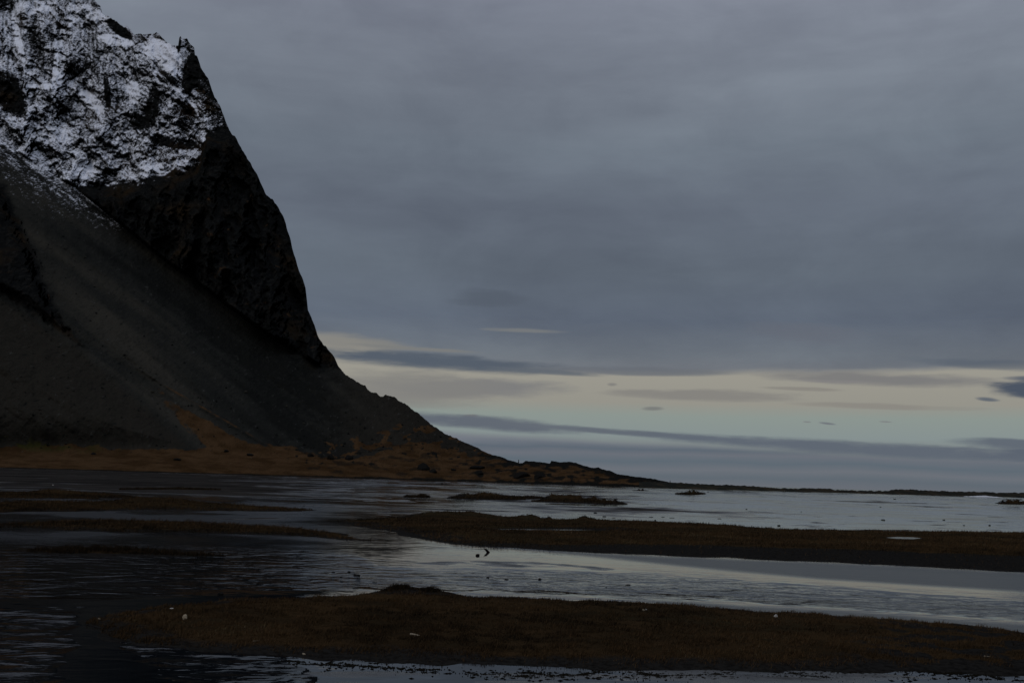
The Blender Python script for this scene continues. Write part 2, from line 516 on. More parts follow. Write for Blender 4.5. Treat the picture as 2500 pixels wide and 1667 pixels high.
lowc = 1 - 0.84 * sst(PY - SNOWLINE(PX), -10, 40) * (1 - butt)
big = (100 * ridged(wx / 95, wy / 300, 3, 53) + 40 * ridged(wx / 42, wy / 130, 2, 55) + 12 * ridged(ua / 60, va / 24, 3, 54)) * (1 - lowc) * 0.8
relief = -((rel - 55) * lowc + big) * np.maximum(cliff, 0.30 * butt) * 0.8 + 0.9 * face
lump = 5 * fbm(PX / 90, PY / 70, 3, 15) + 1.5 * fbm(PX / 22, PY / 22, 4, 16) + 0.8 * fbm(PX / 7, PY / 7, 3, 17)
dn, ac = (PX * 0.80 + PY * 0.60), (-PX * 0.60 + PY * 0.80)
lump = lump + 7 * fbm(ac / 45, dn / 420, 3, 18) + (1.6 * fbm(ac / 15, dn / 160, 3, 19)) * sst(YG(PX) - PY, 10, 80) + 9 * fbm(ac / 120, dn / 500, 2, 20)          # runnels down the scree
lump = lump * (0.12 + 0.88 * sst(YG(PX) - PY, 0, 110))
relief = relief + lump * (1 - rocky) * sst(base_mtn(PX) - PY, 3, 60)
fr = sdf(PX, PY, FRONT)
relief = relief - 26 * sst(sdf(PX, PY, BUTT), -2, 34)
relief = relief - 30 * sst(fr, 0, 120) * sst(base_mtn(PX) - PY, 10, 60)
lev = sdf(PX, PY, [(335, 897), (420, 948), (550, 1022), (640, 1074), (684, 1100), (640, 1081), (550, 1031), (420, 955)])
relief = relief - 3.5 * sst(lev, -7, 3)
relief = relief * sst(base_mtn(PX) - PY, 0, 22)
Yd = np.maximum(Y + relief, 250)
X3 = DX * Yd
Z3 = CAM_H + DZ * Yd
CO = np.stack([X3, Yd, Z3], -1)
du = np.gradient(CO, axis=1); dv = np.gradient(CO, axis=0)
NRM = np.cross(du, dv)
NRM /= np.linalg.norm(NRM, axis=-1, keepdims=True) + 1e-9
NRM *= np.where(NRM[..., 1:2] > 0, -1, 1)
nz = NRM[..., 2]
# snow
sn = sst(SNOWLINE(PX) + 34 * fbm(PX / 22, PY / 13, 4, 12) - PY, -22, 26)
snow = 0.50 + 0.50 * (nz - 0.40) + 0.24 * fbm(wx / 55, wy / 75, 3, 101) + 0.12 * fbm(ua / 26, va / 10, 3, 111) + 0.12 * (wa[2] - 0.5) + 0.10 * (wb[2] - 0.5) + 0.10 * fbm(wx / 5, wy / 7, 3, 112)
lu, lv = PX * 0.93 - PY * 0.37 + 0.5 * (wx - PX), PX * 0.37 + PY * 0.93 + 0.8 * (wy - PY)
snow = snow + 0.42 * (ridged(lu / 70, lv / 9, 3, 121) - 0.45) * sst(PY, 270, 340) * sst(PX, 120, 220)
snow = snow + 0.36 * (ridged((wx * 0.3 + PX * 0.7) / 11, PY / 75, 3, 122) - 0.45) * sst(PY, 320, 250) * sst(PX, 360, 290)
snow = snow + 0.38 * (ridged(ua / 60, va / 9, 3, 123) - 0.45) * sst(PX, 290, 350) * sst(PY, 330, 280)
snow = snow - 0.26 * sst(wa[1] - wa[0], 0.22, 0.03) * sst(wa[3] * 0.6 + wa[4] * 0.8, 0.0, 0.3) - 0.22 * sst(wb[1] - wb[0], 0.2, 0.03) * sst(wb[3] * 0.5 + wb[4] * 0.85, 0.0, 0.3)
snow = snow + 0.10 * sst(wa[1] - wa[0], 0.16, 0.02) * sst(wa[3] * 0.6 + wa[4] * 0.8, 0.1, -0.2)


def blob(x, y, rx, ry, ang=0):
    a = math.radians(ang)
    u = (PX - x) * math.cos(a) + (PY - y) * math.sin(a)
    v = -(PX - x) * math.sin(a) + (PY - y) * math.cos(a)
    w = 0.3 * fbm(PX / 16, PY / 16, 3, 13)
    return sst((u / rx) ** 2 + (v / ry) ** 2 + w, 1.15, 0.55)


BLOBS = [(395, 130, 48, 30, 25, .75), (425, 165, 22, 26, 60, .6), (285, 100, 50, 13, 12, .7), (230, 35, 45, 16, 30, .6), (225, 250, 40, 17, 42, .8), (325, 225, 17, 30, -10, .65),
          (140, 195, 14, 22, 0, .7), (105, 212, 45, 7, 0, .5), (45, 100, 9, 75, -12, .5), (135, 165, 6, 40, 8, .5), (205, 412, 32, 26, 10, .65), (60, 300, 50, 10, 15, .35), (415, 205, 50, 4, 42, .6), (465, 250, 30, 4, 55, .5),
          (80, 20, 50, 20, 0, .45), (180, 30, 20, 40, 20, .35), (430, 408, 70, 18, -12, .42), (330, 425, 70, 18, -15, .35), (150, 330, 60, 20, 20, .2), (505, 350, 12, 22, 10, .35),
          (290, 72, 42, 13, 38, -.9), (437, 108, 5, 26, 4, -.9), (466, 180, 20, 55, 12, -.8), (405, 190, 28, 16, 30, -.75), (262, 225, 8, 48, -6, -.8), (372, 262, 16, 62, 8, -.6), (340, 300, 26, 18, 10, -.5),
          (430, 350, 70, 14, 10, -.7), (20, 225, 36, 62, -25, -.7), (48, 265, 20, 24, 0, -.6), (190, 165, 34, 26, 0, -.35), (90, 120, 18, 60, -15, -.3), (455, 290, 22, 40, 20, -.45), (120, 370, 40, 15, 25, -.3), (15, 10, 22, 25, 0, -.4)]
for a in BLOBS:
    if a[5] > 0: snow = snow + a[5] * blob(*a[:5])
snow = np.maximum(0.5 + (snow - 0.5) * 0.85, 0.17 + 0.10 * fbm(wx / 9, wy / 12, 3, 126))
for a in BLOBS:
    if a[5] < 0: snow = snow + 0.75 * a[5] * blob(*a[:5])
rgt = face
snow = snow - 0.34 * sst(face, 4, 22) - 0.20 * sst(face, 30, 70)
snow = snow * sn - 0.55 * (1 - sn)
# snow dusted on the top of the scree
dust = np.clip(1 + d_b / np.interp(PX, [0, 150, 330], [150, 110, 40]), 0, 1) ** 0.7 * sst(PX, 375, 230) * (0.75 + 0.3 * fbm((PX * 0.77 + PY * 0.64) / 60, (-PX * 0.64 + PY * 0.77) / 12, 3, 14))
top_line = sst(np.abs(d_b + 3), 5, 0) * sst(PX, 320, 240)
dstr = fbm(ac / 9, dn / 60, 4, 28) + 0.6 * fbm(ac / 3.5, dn / 12, 3, 29)
snow_s = -0.14 + 0.70 * dust + 0.18 * top_line + 0.9 * dstr * dust
snow = np.where(d_b > 0, snow, snow_s)
snow = snow - 0.9 * butt
# grass, scree and wet stains
below = PY - YG(PX)
grass = sst(below + 16 * fbm(PX / 40, PY / 25, 4, 22), -14, 10)
patch = sst(fbm(PX / 34, PY / 20, 4, 23), -0.06, 0.24) * sst(PX, 680, 850) * sst(below, -105, -15) * 0.9
gul = sst(sdf(PX, PY, GULLY) + 22 * fbm(ac / 14, dn / 45, 4, 24), -12, 22) * np.interp(PY, [890, 960, 1040], [0.40, 0.52, 0.72])
gul = gul * (1 - 0.8 * sst(sdf(PX, PY, [(400, 950), (480, 985), (560, 1032), (640, 1083), (600, 1080), (520, 1035), (430, 985)]) + 8 * fbm(PX / 14, PY / 14, 3, 34), -4, 8))
grass = np.maximum(np.maximum(grass, patch), np.maximum(gul, 0.5 * sst(lev, -4, 3)))
grass = np.maximum(grass, 0.33 * butt)
grass = np.where(d_b > 0, 0.40 * sst(fbm(PX / 60, PY / 24, 4, 26), 0.02, 0.3) * sst(PX, 330, 480), grass)
green = sst(fbm(PX / 60, PY / 30, 3, 25), -0.15, 0.25) * sst(PX, 380, 250) * sst(np.abs(PY - 1078), 34, 8)
grass = np.maximum(grass, 0.55 * green)
rockspots = sst(fbm(PX / 26, PY / 13, 4, 27), 0.22, 0.42) * sst(PX, 640, 760) * sst(np.abs(PY - YG(PX) - 5), 38, 12) * sst(base_mtn(PX) - PY, 14, 24)
shore = sst(base_mtn(PX) - PY, 7.5, 2.0) + 0.8 * sst(base_mtn(PX) - PY, 12, 5) * sst(PX, 1230, 1420)
rim = sst(PY - sky_mtn(PX), 12, 3) * sst(PX, 1180, 1250)
mott = 0.75 * sst(fbm(PX / 30, PY / 11, 4, 39), -0.12, 0.25) * sst(PX, 1080, 1240) + 0.55 * sst(fbm(PX / 44, PY / 12, 4, 40), 0.0, 0.3) * sst(PX, 640, 760) * sst(below, -60, 0)
stain = np.clip(rockspots + shore + rim + mott, 0, 1) * (1 - cliff)
warm = np.clip(sst(fr, -5, 30) + 0.8 * sst(PX, 700, 950), 0, 1)
scr = 1 - rocky
tone = 0.46 + 0.85 * fbm(ac / 75, dn / 700, 3, 35) + 0.42 * fbm(ac / 22, dn / 260, 4, 36) + 0.12 * fbm(PX / 6, PY / 6, 3, 37)
tone = tone + 0.25 * sst(sdf(PX, PY, [(33, 505), (110, 560), (420, 860), (560, 1010), (480, 1000), (300, 860), (190, 760), (95, 640)]), -30, 30)
tone = tone - 0.22 * sst(PX, 560, 700) - 0.15 * sst(-d_b, 120, 10)
tone = tone - 0.30 * sst(fbm(PX / 34, PY / 16, 4, 38), 0.0, 0.3) * sst(PX, 620, 760)
tone = np.clip(tone, 0, 1)
A = {'tone': tone, 'snow': snow, 'grass': grass, 'green': green, 'stain': stain, 'warm': warm, 'scree': scr}
ny, nx = PX.shape
FC = grid_faces(ny, nx)
pyf = PY.ravel()
skyf = sky_mtn(PX[0])
deg = (pyf[FC[:, 2]] >= pyf[FC[:, 1]] - 1e-6) & (pyf[FC[:, 3]] >= pyf[FC[:, 0]] - 1e-6)
FC = FC[~deg]
cx = PX.ravel()[FC].mean(1); cy = PY.ravel()[FC].mean(1)
cls = np.zeros(len(FC), int)                                        # scree
cls[(YB(cx) - cy) > 0] = 1                                          # cliff
cls[sdf(cx, cy, BUTT) > 0] = 2
cls[(cy > YG(cx)) & (cls == 0)] = 3
mtn = empty('mountain', (0, float(ground(400, 1155)[1]), 0))
mtn_off = np.array([0, float(mtn.location.y), 0])
tag(mtn, 'steep dark mountain with a snow dusted rocky summit and long grey scree slopes', 'mountain', kind='structure')
flat = {k: v.ravel() for k, v in A.items()}
COF, NF = CO.reshape(-1, 3), NRM.reshape(-1, 3)
for ci, nmz, lab in [(1, 'snowy_cliff', 'snow streaked rock cliff below a jagged ridge'), (0, 'scree_slope', 'smooth dark grey scree slope'),
                     (2, 'rock_buttress', 'dark mossy rock buttress between two scree fans'), (3, 'grassy_foot', 'rust brown grass apron along the shore')]:
    f = FC[cls == ci]
    ff, arr = subset(f, COF, NF, *flat.values())
    o = mesh_obj(nmz, arr[0] - mtn_off, ff, M_MTN, mtn, dict(zip(flat.keys(), arr[2:])), arr[1])
    o['label'] = lab
# far side of the mountain, falling away behind the skyline
top = CO[-1]
back1 = top + np.stack([top[:, 0] * 0.25, np.full(nx, 260.0), -top[:, 2] * 0.45], -1)
back2 = np.stack([back1[:, 0] * 1.1, back1[:, 1] + 300, np.full(nx, -2.0)], -1)
sk = np.stack([top, back1, back2], 0)
sk_co = sk.reshape(-1, 3) - mtn_off
zero = np.zeros(len(sk_co))
mesh_obj('rear_slope', sk_co, grid_faces(3, nx), M_MTN, mtn, {'tone': zero + 0.4, 'snow': zero - 1, 'grass': zero, 'green': zero, 'stain': zero, 'warm': zero, 'scree': zero + 1})


def mtn_point(px, py):
    """point of the mountain seen at a photograph pixel"""
    ix = int(round((px + 660) / 2.0))
    col = PY[:, ix]
    j = int(np.argmin(np.abs(col - py)))
    return Vector(CO[j, ix])


# rubble lying on the scree and the lower slope
nb = 2600
bx_, by_ = rng.uniform(20, 1230, nb * 4), rng.uniform(500, 1120, nb * 4)
ok = (by_ > np.maximum(YB(bx_) + 4, sky_mtn(bx_) + 5)) & (by_ < YG(bx_) + 6) & (sdf(bx_, by_, BUTT) < 0) & (rng.random(nb * 4) < 0.18 + 0.82 * sst(bx_, 620, 820) * sst(by_ - YG(bx_), -110, -30))
bx_, by_ = bx_[ok][:nb], by_[ok][:nb]
bi = np.clip(np.round((bx_ + 660) / 2.0).astype(int), 0, nx - 1)
bj = np.array([int(np.argmin(np.abs(PY[:, i] - y))) for i, y in zip(bi, by_)])
bc = CO[bj, bi]
br = 0.35 + 1.5 * rng.random(len(bc)) ** 5
octa = np.array([[1, 0, 0], [0, 1, 0], [-1, 0, 0], [0, -1, 0], [0, 0, 0.9], [0, 0, -0.9]])
vv = bc[:, None, :] + octa[None] * br[:, None, None] * rng.uniform(0.55, 1.25, (len(bc), 6, 1))
oc = np.array([[0, 1, 4], [1, 2, 4], [2, 3, 4], [3, 0, 4], [1, 0, 5], [2, 1, 5], [3, 2, 5], [0, 3, 5]])
nv = 6 * len(bc)
o = mesh_obj('rubble', vv.reshape(-1, 3) - mtn_off, (oc[None] + 6 * np.arange(len(bc))[:, None, None]).reshape(-1, 3), M_MTN, mtn,
             {'tone': np.repeat(rng.random(len(bc)) ** 2.0, 6), 'snow': np.full(nv, -1.0), 'grass': np.zeros(nv), 'green': np.zeros(nv), 'stain': np.zeros(nv), 'warm': np.zeros(nv), 'scree': np.ones(nv)}, smooth=False)
o['kind'] = 'stuff'

# ------------------------------------------------------------------ far shore
FAR = poly([(1560, 1176), (1640, 1178), (1660, 1179), (1700, 1181), (1750, 1184), (1780, 1184), (1850, 1188), (1900, 1192), (1945, 1193), (1960, 1192), (2028, 1193), (2034, 1196), (2100, 1198), (2160, 1199), (2172, 1197), (2190, 1194.5), (2212, 1195.5),
            (2240, 1195), (2243, 1199), (2250, 1197), (2300, 1199), (2312, 1198.5), (2318, 1200), (2398, 1201), (2402, 1199.5), (2408, 1201.5), (2440, 1203), (2500, 1203), (2700, 1207), (3300, 1224)])


def sky_far(x):
    return FAR(x) + fbm(x / 11, x * 0 + 4.4, 4, 61) * 3.6 - 0.8


def base_far(x):
    return np.interp(x, [1560, 1600, 2000, 2500, 3300], [1190, 1191.5, 1201.5, 1214.5, 1237]) + fbm(x / 70.0, x * 0 + 7.3, 3, 2) * 0.8


M_FAR, t, b = material('far_shore_ground')
geo = t.node('ShaderNodeNewGeometry')
n_ = t.noise(t.mapping(geo.outputs['Position'], (1, 0.3, 1)), 0.12, 5, 0.6)
t.put(b.inputs['Base Color'], t.mix(t.sstep(n_, 0.4, 0.65), (0.013, 0.014, 0.012), (0.030, 0.024, 0.016)))
fx, fy, fdx, fdz, fY = ground_sheet(1560, 3300, 3.0, 0.7, sky_far, base_far, lambda x, y: np.full(x.shape, 0.035) + 0 * y,
                                     lambda x: ground(x, np.interp(x, [1560, 1600, 2000, 2500, 3300], [1190, 1191.5, 1201.5, 1214.5, 1237]))[1])
fY = fY + 6 * fbm(fx / 16, fy / 3, 3, 33) * sst(base_far(fx) - fy, 0, 3)
fco = np.stack([fdx * fY, fY, CAM_H + fdz * fY], -1)
back = fco[-1] + np.stack([fco[-1][:, 0] * 0.1, np.full(fco.shape[1], 60.0), -fco[-1][:, 2] - 1.0], -1)
fco = np.concatenate([fco, back[None]], 0)
o = mesh_obj('far_shore', fco.reshape(-1, 3), grid_faces(*fco.shape[:2]), M_FAR)
tag(o, 'low dark rocky spit of land along the horizon at right', 'shore', kind='structure')

# ------------------------------------------------------------------ tidal flat and water
ISL = {}


def isl(name, top, bottom, hgt, edge, humps=(), **kw):
    ISL[name] = dict(poly=list(top) + list(bottom)[::-1], h=hgt, edge=edge, humps=humps, **kw)


isl('front', [(205, 1523), (225, 1510), (262, 1502), (330, 1492), (420, 1478), (530, 1466), (700, 1460), (860, 1454), (950, 1450), (1100, 1452), (1200, 1459), (1400, 1466), (1600, 1474), (1800, 1487), (1900, 1497), (2100, 1506), (2300, 1522), (2500, 1543), (2800, 1580)],
    [(205, 1526), (230, 1540), (275, 1558), (340, 1572), (450, 1582), (600, 1594), (750, 1606), (900, 1612), (1100, 1621), (1300, 1628), (1500, 1634), (1700, 1638), (2000, 1640), (2300, 1642), (2500, 1648), (2800, 1690)], 0.11, 1.7,
    [(985, 1449, 48, 15), (1050, 1448, 22, 14), (1090, 1452, 40, 7), (400, 1487, 12, 6), (1450, 1500, 60, 8), (930, 1452, 50, 7)], step=(4, 1.6), ragged=1.0)
isl('mid', [(796, 1273), (832, 1271.5), (870, 1268), (935, 1266), (1000, 1263), (1060, 1260), (1150, 1260), (1250, 1266), (1400, 1271), (1500, 1277), (1700, 1283), (1800, 1288), (1900, 1293), (2100, 1296), (2300, 1298), (2500, 1301), (2900, 1312)],
    [(796, 1274), (832, 1277), (880, 1285), (940, 1293), (990, 1301), (1050, 1317), (1100, 1325), (1200, 1334), (1300, 1341), (1450, 1349), (1600, 1355), (1800, 1362), (2000, 1371), (2200, 1381), (2400, 1391), (2500, 1396), (2900, 1418)], 0.16, 3.5,
    [(1060, 1266, 90, 10), (1150, 1266, 80, 9), (1290, 1270, 30, 10), (1335, 1270, 14, 6), (1430, 1275, 22, 10), (1500, 1280, 120, 6), (1700, 1290, 140, 6), (1180, 1310, 200, 6), (1700, 1320, 200, 7), (2400, 1328, 90, 7), (1960, 1322, 90, 6)], step=(4, 1.1), ragged=2.0)
isl('left_a', [(-200, 1286), (0, 1282), (100, 1277), (250, 1275), (420, 1276), (560, 1281), (650, 1285), (740, 1290), (800, 1300), (870, 1314), (925, 1320)],
    [(-200, 1290), (40, 1290), (150, 1295), (300, 1300), (480, 1303), (600, 1304), (700, 1306), (800, 1313), (860, 1318), (925, 1322)], 0.10, 3.0, [(300, 1284, 200, 5)], step=(4, 1.0), ragged=2.5)
isl('left_b', [(-200, 1232), (0, 1230), (100, 1226), (200, 1228), (280, 1228), (420, 1230), (520, 1234), (620, 1238), (700, 1241), (762, 1245)],
    [(-200, 1254), (0, 1251), (100, 1250), (200, 1249), (300, 1244), (400, 1244), (520, 1247), (640, 1248), (740, 1248), (762, 1246)], 0.15, 5.0,
    [(345, 1233, 75, 12), (430, 1233, 70, 9), (520, 1238, 90, 5), (60, 1236, 90, 6), (180, 1236, 80, 5)], step=(4, 0.7), ragged=4.0)
isl('left_c', [(-200, 1208), (0, 1206), (80, 1206), (130, 1206), (200, 1208), (280, 1211), (355, 1214)],
    [(-200, 1216), (0, 1216), (100, 1217), (200, 1218), (300, 1217), (355, 1216)], 0.15, 5.0, [(125, 1209, 55, 9), (30, 1210, 70, 4), (230, 1211, 80, 4)], step=(4, 0.6), ragged=4.0)
isl('left_d', [(65, 1346), (180, 1343), (300, 1344), (420, 1349), (540, 1354), (565, 1357)], [(65, 1349), (120, 1352), (250, 1355), (400, 1356), (500, 1358), (565, 1358)], 0.07, 1.0, [(250, 1347, 130, 3)], step=(3, 0.8), ragged=1.6)
isl('left_e', [(290, 1194), (430, 1192), (540, 1195)], [(290, 1196), (430, 1196), (540, 1197)], 0.10, 4.0, [(443, 1194.5, 10, 4)], step=(3, 0.4), ragged=2.0)
isl('centre_a', [(985, 1213), (1010, 1212), (1050, 1213)], [(985, 1214), (1010, 1215), (1050, 1214)], 0.15, 5.0, [(1032, 1213.5, 13, 5), (1005, 1213.5, 14, 2)], step=(2, 0.4), ragged=2.0, dark=1)
isl('centre_b', [(1092, 1215), (1140, 1212), (1200, 1212), (1260, 1215), (1330, 1214)], [(1092, 1217), (1140, 1219), (1200, 1221), (1260, 1221), (1330, 1217)], 0.3, 5.0, [(1135, 1216, 26, 8), (1180, 1216, 26, 9), (1215, 1217, 24, 5), (1290, 1216, 40, 3)], step=(2, 0.5), ragged=3.0, dark=1)
isl('centre_c', [(1296, 1223), (1330, 1220), (1420, 1221), (1480, 1225), (1532, 1229)], [(1296, 1225), (1330, 1226), (1420, 1229), (1480, 1231), (1532, 1231)], 0.3, 4.5, [(1348, 1223, 24, 12), (1390, 1224, 30, 11), (1415, 1225, 12, 8), (1450, 1226, 15, 11), (1475, 1228, 12, 6), (1502, 1229, 13, 8)], step=(2, 0.5), ragged=2.0, dark=1)
isl('mound_a', [(1648, 1204), (1690, 1202), (1722, 1204)], [(1648, 1206), (1690, 1208), (1722, 1206)], 0.2, 6.0, [(1692, 1205, 17, 8)], step=(2, 0.35), ragged=2.0, dark=1)
isl('mound_b', [(1545, 1196), (1565, 1195.5), (1585, 1197)], [(1545, 1197.5), (1565, 1198), (1585, 1198)], 0.2, 6.0, [(1566, 1197, 10, 5)], step=(2, 0.3), ragged=1.0, dark=1)
isl('mound_c', [(2436, 1228), (2470, 1226), (2530, 1228)], [(2436, 1230), (2470, 1231), (2530, 1231)], 0.25, 4.5, [(2462, 1229, 20, 10), (2485, 1229.5, 20, 9)], step=(2, 0.5), ragged=1.5, dark=1)
isl('mound_d', [(1064, 1180.5), (1080, 1180), (1097, 1182)], [(1064, 1182.5), (1080, 1183), (1097, 1183.5)], 0.2, 6.0, [(1082, 1182, 9, 4)], step=(2, 0.3), ragged=1.0, dark=1)


def rows(y_first):
    a = np.concatenate([np.arange(0.4, 8, 0.35), np.arange(8, 60, 0.6), np.arange(60, 180, 1.0), np.arange(180, 640, 1.5)])
    return a


off = rows(0)
gpx = np.arange(-260, 2780, 5.0)
GXP = np.broadcast_to(gpx, (len(off), len(gpx)))
GYP = horizon(gpx)[None, :] + off[:, None]
WX, WY = ground(GXP, GYP)
FACES = grid_faces(*GXP.shape)

# sand: bars a few centimetres high that break the water film
h = 0.050 * fbm(WX / 42, WY / 42, 3, 201) + 0.040 * fbm(WX / 13, WY / 13, 4, 202) + 0.012 * fbm(WX / 3.1, WY / 3.1, 4, 203)
bias = -0.055 + 0 * WX
OFFP = GYP - horizon(GXP)
bias = bias + 0.052 * sst(OFFP, 75, 45) * sst(GXP, 1100, 300) * sst(OFFP, 4, 14)
bias = bias + 0.050 * sst(OFFP, 120, 60) * sst(OFFP, 6, 14) * (1 - 0.35 * sst(GXP, 1000, 2300))
bias = bias - 0.10 * sst(OFFP, 125, 150) * sst(GYP, 1625, 1600)
bias = bias + 0.048 * sst(GYP, 1618, 1640) * sst(GXP, 520, 760)
bias = bias + 0.025 * sst(sdf(GXP, GYP, [(100, 1300), (860, 1318), (800, 1345), (500, 1350), (100, 1340)]), -20, 15)
bias = bias + 0.010 * sst(np.abs(OFFP - 205), 40, 10) * sst(GXP, 1500, 1250) * sst(GXP, 400, 800)
h = h + 0.016 * fbm(WX / 2.2, WY / 0.5, 3, 206) * sst(OFFP, 180, 320)
hs = h + bias
bar = np.full(GXP.shape, -1e9)
for pts in [[(1000, 1374), (1120, 1366), (1300, 1370), (1450, 1380), (1560, 1392), (1480, 1394), (1300, 1386), (1100, 1383)],          # grey bar in the channel
            [(1985, 1222), (2100, 1223), (2250, 1227), (2360, 1231), (2250, 1230), (2100, 1226)], [(2395, 1231), (2410, 1231), (2412, 1233), (2393, 1233)], [(2420, 1231.5), (2500, 1232), (2500, 1234), (2420, 1233)],
            [(890, 1251), (960, 1248), (1030, 1249), (1030, 1252), (950, 1253)], [(700, 1229), (850, 1235), (960, 1239), (1130, 1243), (1270, 1248), (1270, 1250), (1100, 1247), (900, 1239), (700, 1232)],
            [(620, 1264), (700, 1263), (725, 1266), (640, 1268), (480, 1270), (520, 1266)], [(1880, 1291), (2050, 1291.5), (2250, 1293), (2250, 1296), (2000, 1294)]]:
    bar = np.maximum(bar, sdf(GXP, GYP, pts))
hs = np.maximum(hs, -0.06 + 0.066 * sst(bar + 2.0 * fbm(WX / 4, WY / 4, 3, 204), -3, 3) + 0.25 * h + 0.03 * fbm(WX / 1.8, WY / 1.8, 3, 208))
hs = np.where(bar > -6, hs + 0.035 * sst(bar, -1, 2) * sst(OFFP, 150, 130), h + bias)
streak = fbm(GXP / 150, OFFP / 3.2, 4, 207)
far = sst(OFFP, 118, 95) * sst(OFFP, 6, 12)
hs = np.maximum(hs, np.where(far > 0.02, -0.03 + 0.13 * (streak - 0.10) * far, -1))
M_SAND, t, b = material('wet_sand')
geo = t.node('ShaderNodeNewGeometry')
p_ = geo.outputs['Position']
n_a = t.noise(p_, 0.35, 6, 0.6)
n_b = t.noise(p_, 6.0, 5, 0.65)
col = t.mix(t.sstep(n_a, 0.35, 0.65), (0.016, 0.0155, 0.0155), (0.030, 0.026, 0.022))
col = t.mix(t.sstep(n_b, 0.55, 0.72, 0, 0.6), col, (0.010, 0.009, 0.008))
n_c = t.noise(t.mapping(p_, (1.0, 1.0, 1)), 0.035, 5, 0.6)
col = t.mix(t.sstep(n_c, 0.42, 0.62, 0, 0.75), col, (0.009, 0.0085, 0.008))
t.put(b.inputs['Base Color'], col)
spz = t.node('ShaderNodeSeparateXYZ')
t.put(spz.inputs[0], p_)
t.put(b.inputs['Roughness'], t.sstep(t.m('ADD', spz.outputs[2], t.m('MULTIPLY', t.m('SUBTRACT', n_b, 0.5), 0.02)), 0.0, 0.025, 0.20, 0.70))
t.put(b.inputs['Specular IOR Level'], t.sstep(spz.outputs[2], 0.0, 0.022, 0.40, 0.0))
bp = t.node('ShaderNodeBump')
bp.inputs['Strength'].default_value = 0.5
bp.inputs['Distance'].default_value = 0.01
t.put(bp.inputs['Height'], n_b)
t.l.new(bp.outputs[0], b.inputs['Normal'])
o = mesh_obj('tidal_flat', np.stack([WX, WY, hs], -1).reshape(-1, 3), FACES, M_SAND)
tag(o, 'dark wet sand flats showing as thin streaks between films of water', 'sand', kind='structure')

# water surface: calm film with patches of wind ripple
rip = 0.10 + 0 * WX
rip = np.maximum(rip, 1.0 * sst(sdf(GXP, GYP, [(820, 1385), (1000, 1388), (1250, 1392), (1600, 1402), (1900, 1425), (2200, 1448), (2520, 1466), (2520, 1512), (2200, 1492), (1900, 1476), (1500, 1455), (1200, 1440), (900, 1435), (760, 1420)]) + 8 * fbm(WX / 5, WY / 5, 3, 210), -8, 14))
rip = np.maximum(rip, 0.75 * sst(sdf(GXP, GYP, [(-300, 1310), (400, 1318), (700, 1335), (860, 1345), (940, 1390), (860, 1440), (620, 1450), (300, 1462), (-300, 1480)]) + 12 * fbm(WX / 7, WY / 7, 3, 211), -12, 20))
rip = np.maximum(rip, 0.8 * sst(sdf(GXP, GYP, [(-300, 1480), (190, 1500), (170, 1580), (110, 1680), (-300, 1800)]) + 45 * fbm(WX / 1.6, WY / 0.9, 3, 216), -20, 30))
rip = np.maximum(rip, 0.55 * sst(sdf(GXP, GYP, [(300, 1580), (520, 1595), (760, 1620), (760, 1800), (560, 1720)]) + 40 * fbm(WX / 1.2, WY / 0.7, 3, 217), -20, 30))
rip = rip * (1 - 0.5 * sst(sdf(GXP, GYP, [(860, 1335), (1150, 1340), (1600, 1362), (2000, 1382), (2520, 1412), (2520, 1458), (2100, 1432), (1700, 1398), (1200, 1372), (900, 1365)]), -4, 6))
rip = rip * (1 - 0.5 * sst(sdf(GXP, GYP, [(850, 1385), (1250, 1392), (1600, 1404), (2000, 1434), (2520, 1468), (2520, 1476), (2000, 1452), (1700, 1442), (1400, 1440), (1050, 1434), (880, 1425)]) + 10 * fbm(WX / 4, WY / 4, 3, 219), -8, 12))
rgh = 0.035 + 0.27 * sst(sdf(GXP, GYP, [(1150, 1330), (1600, 1355), (2000, 1372), (2600, 1400), (2600, 1452), (2300, 1432), (2000, 1413), (1750, 1392), (1500, 1366)]) + 3 * fbm(WX / 9, WY / 9, 3, 212), -5, 8)
rgh = rgh + 0.24 * sst(sdf(GXP, GYP, [(1500, 1458), (1800, 1476), (2100, 1494), (2600, 1532), (2600, 1575), (2300, 1530), (2000, 1506), (1700, 1486)]) + 3 * fbm(WX / 3, WY / 3, 3, 221), -6, 6)
rgh = rgh + 0.09 * sst(OFFP, 125, 70) * sst(fbm(WX / 26, WY / 26, 4, 213), -0.15, 0.3)
rgh = rgh + 0.27 * sst(GXP, 1000, 600) * sst(OFFP, 60, 90) * sst(OFFP, 215, 170) * (0.35 + 0.65 * sst(fbm(WX / 9, WY / 9, 4, 214), -0.25, 0.15))
rgh = rgh + 0.12 * sst(GXP, 1000, 600) * sst(OFFP, 20, 40) * sst(OFFP, 90, 60) * sst(fbm(WX / 20, WY / 20, 4, 215), -0.1, 0.2)
rgh = rgh + 0.10 * sst(fbm(GXP / 190, OFFP / 4.0, 4, 218), 0.0, 0.3) * sst(OFFP, 125, 90)
rgh = np.clip(rgh, 0.02, 0.42)
M_WAT, t, b = material('water')
geo = t.node('ShaderNodeNewGeometry')
p_ = geo.outputs['Position']
t.put(b.inputs['Base Color'], (0.0036, 0.0046, 0.0060))
b.inputs['IOR'].default_value = 1.333
b.inputs['Specular IOR Level'].default_value = 0.5
t.put(b.inputs['Roughness'], t.attr('rough'))
w1 = t.noise(t.mapping(p_, (0.75, 1.25, 1), (0, 0, math.radians(12))), 1.35, 2, 0.45, 0.6)
w2 = t.noise(t.mapping(p_, (0.8, 1.3, 1), (0, 0, math.radians(-18))), 5.5, 3, 0.5, 0.3)
w3 = t.noise(p_, 0.35, 2, 0.5)
hgt = t.m('ADD', t.m('MULTIPLY', w1, 0.135), t.m('MULTIPLY', w2, 0.018))
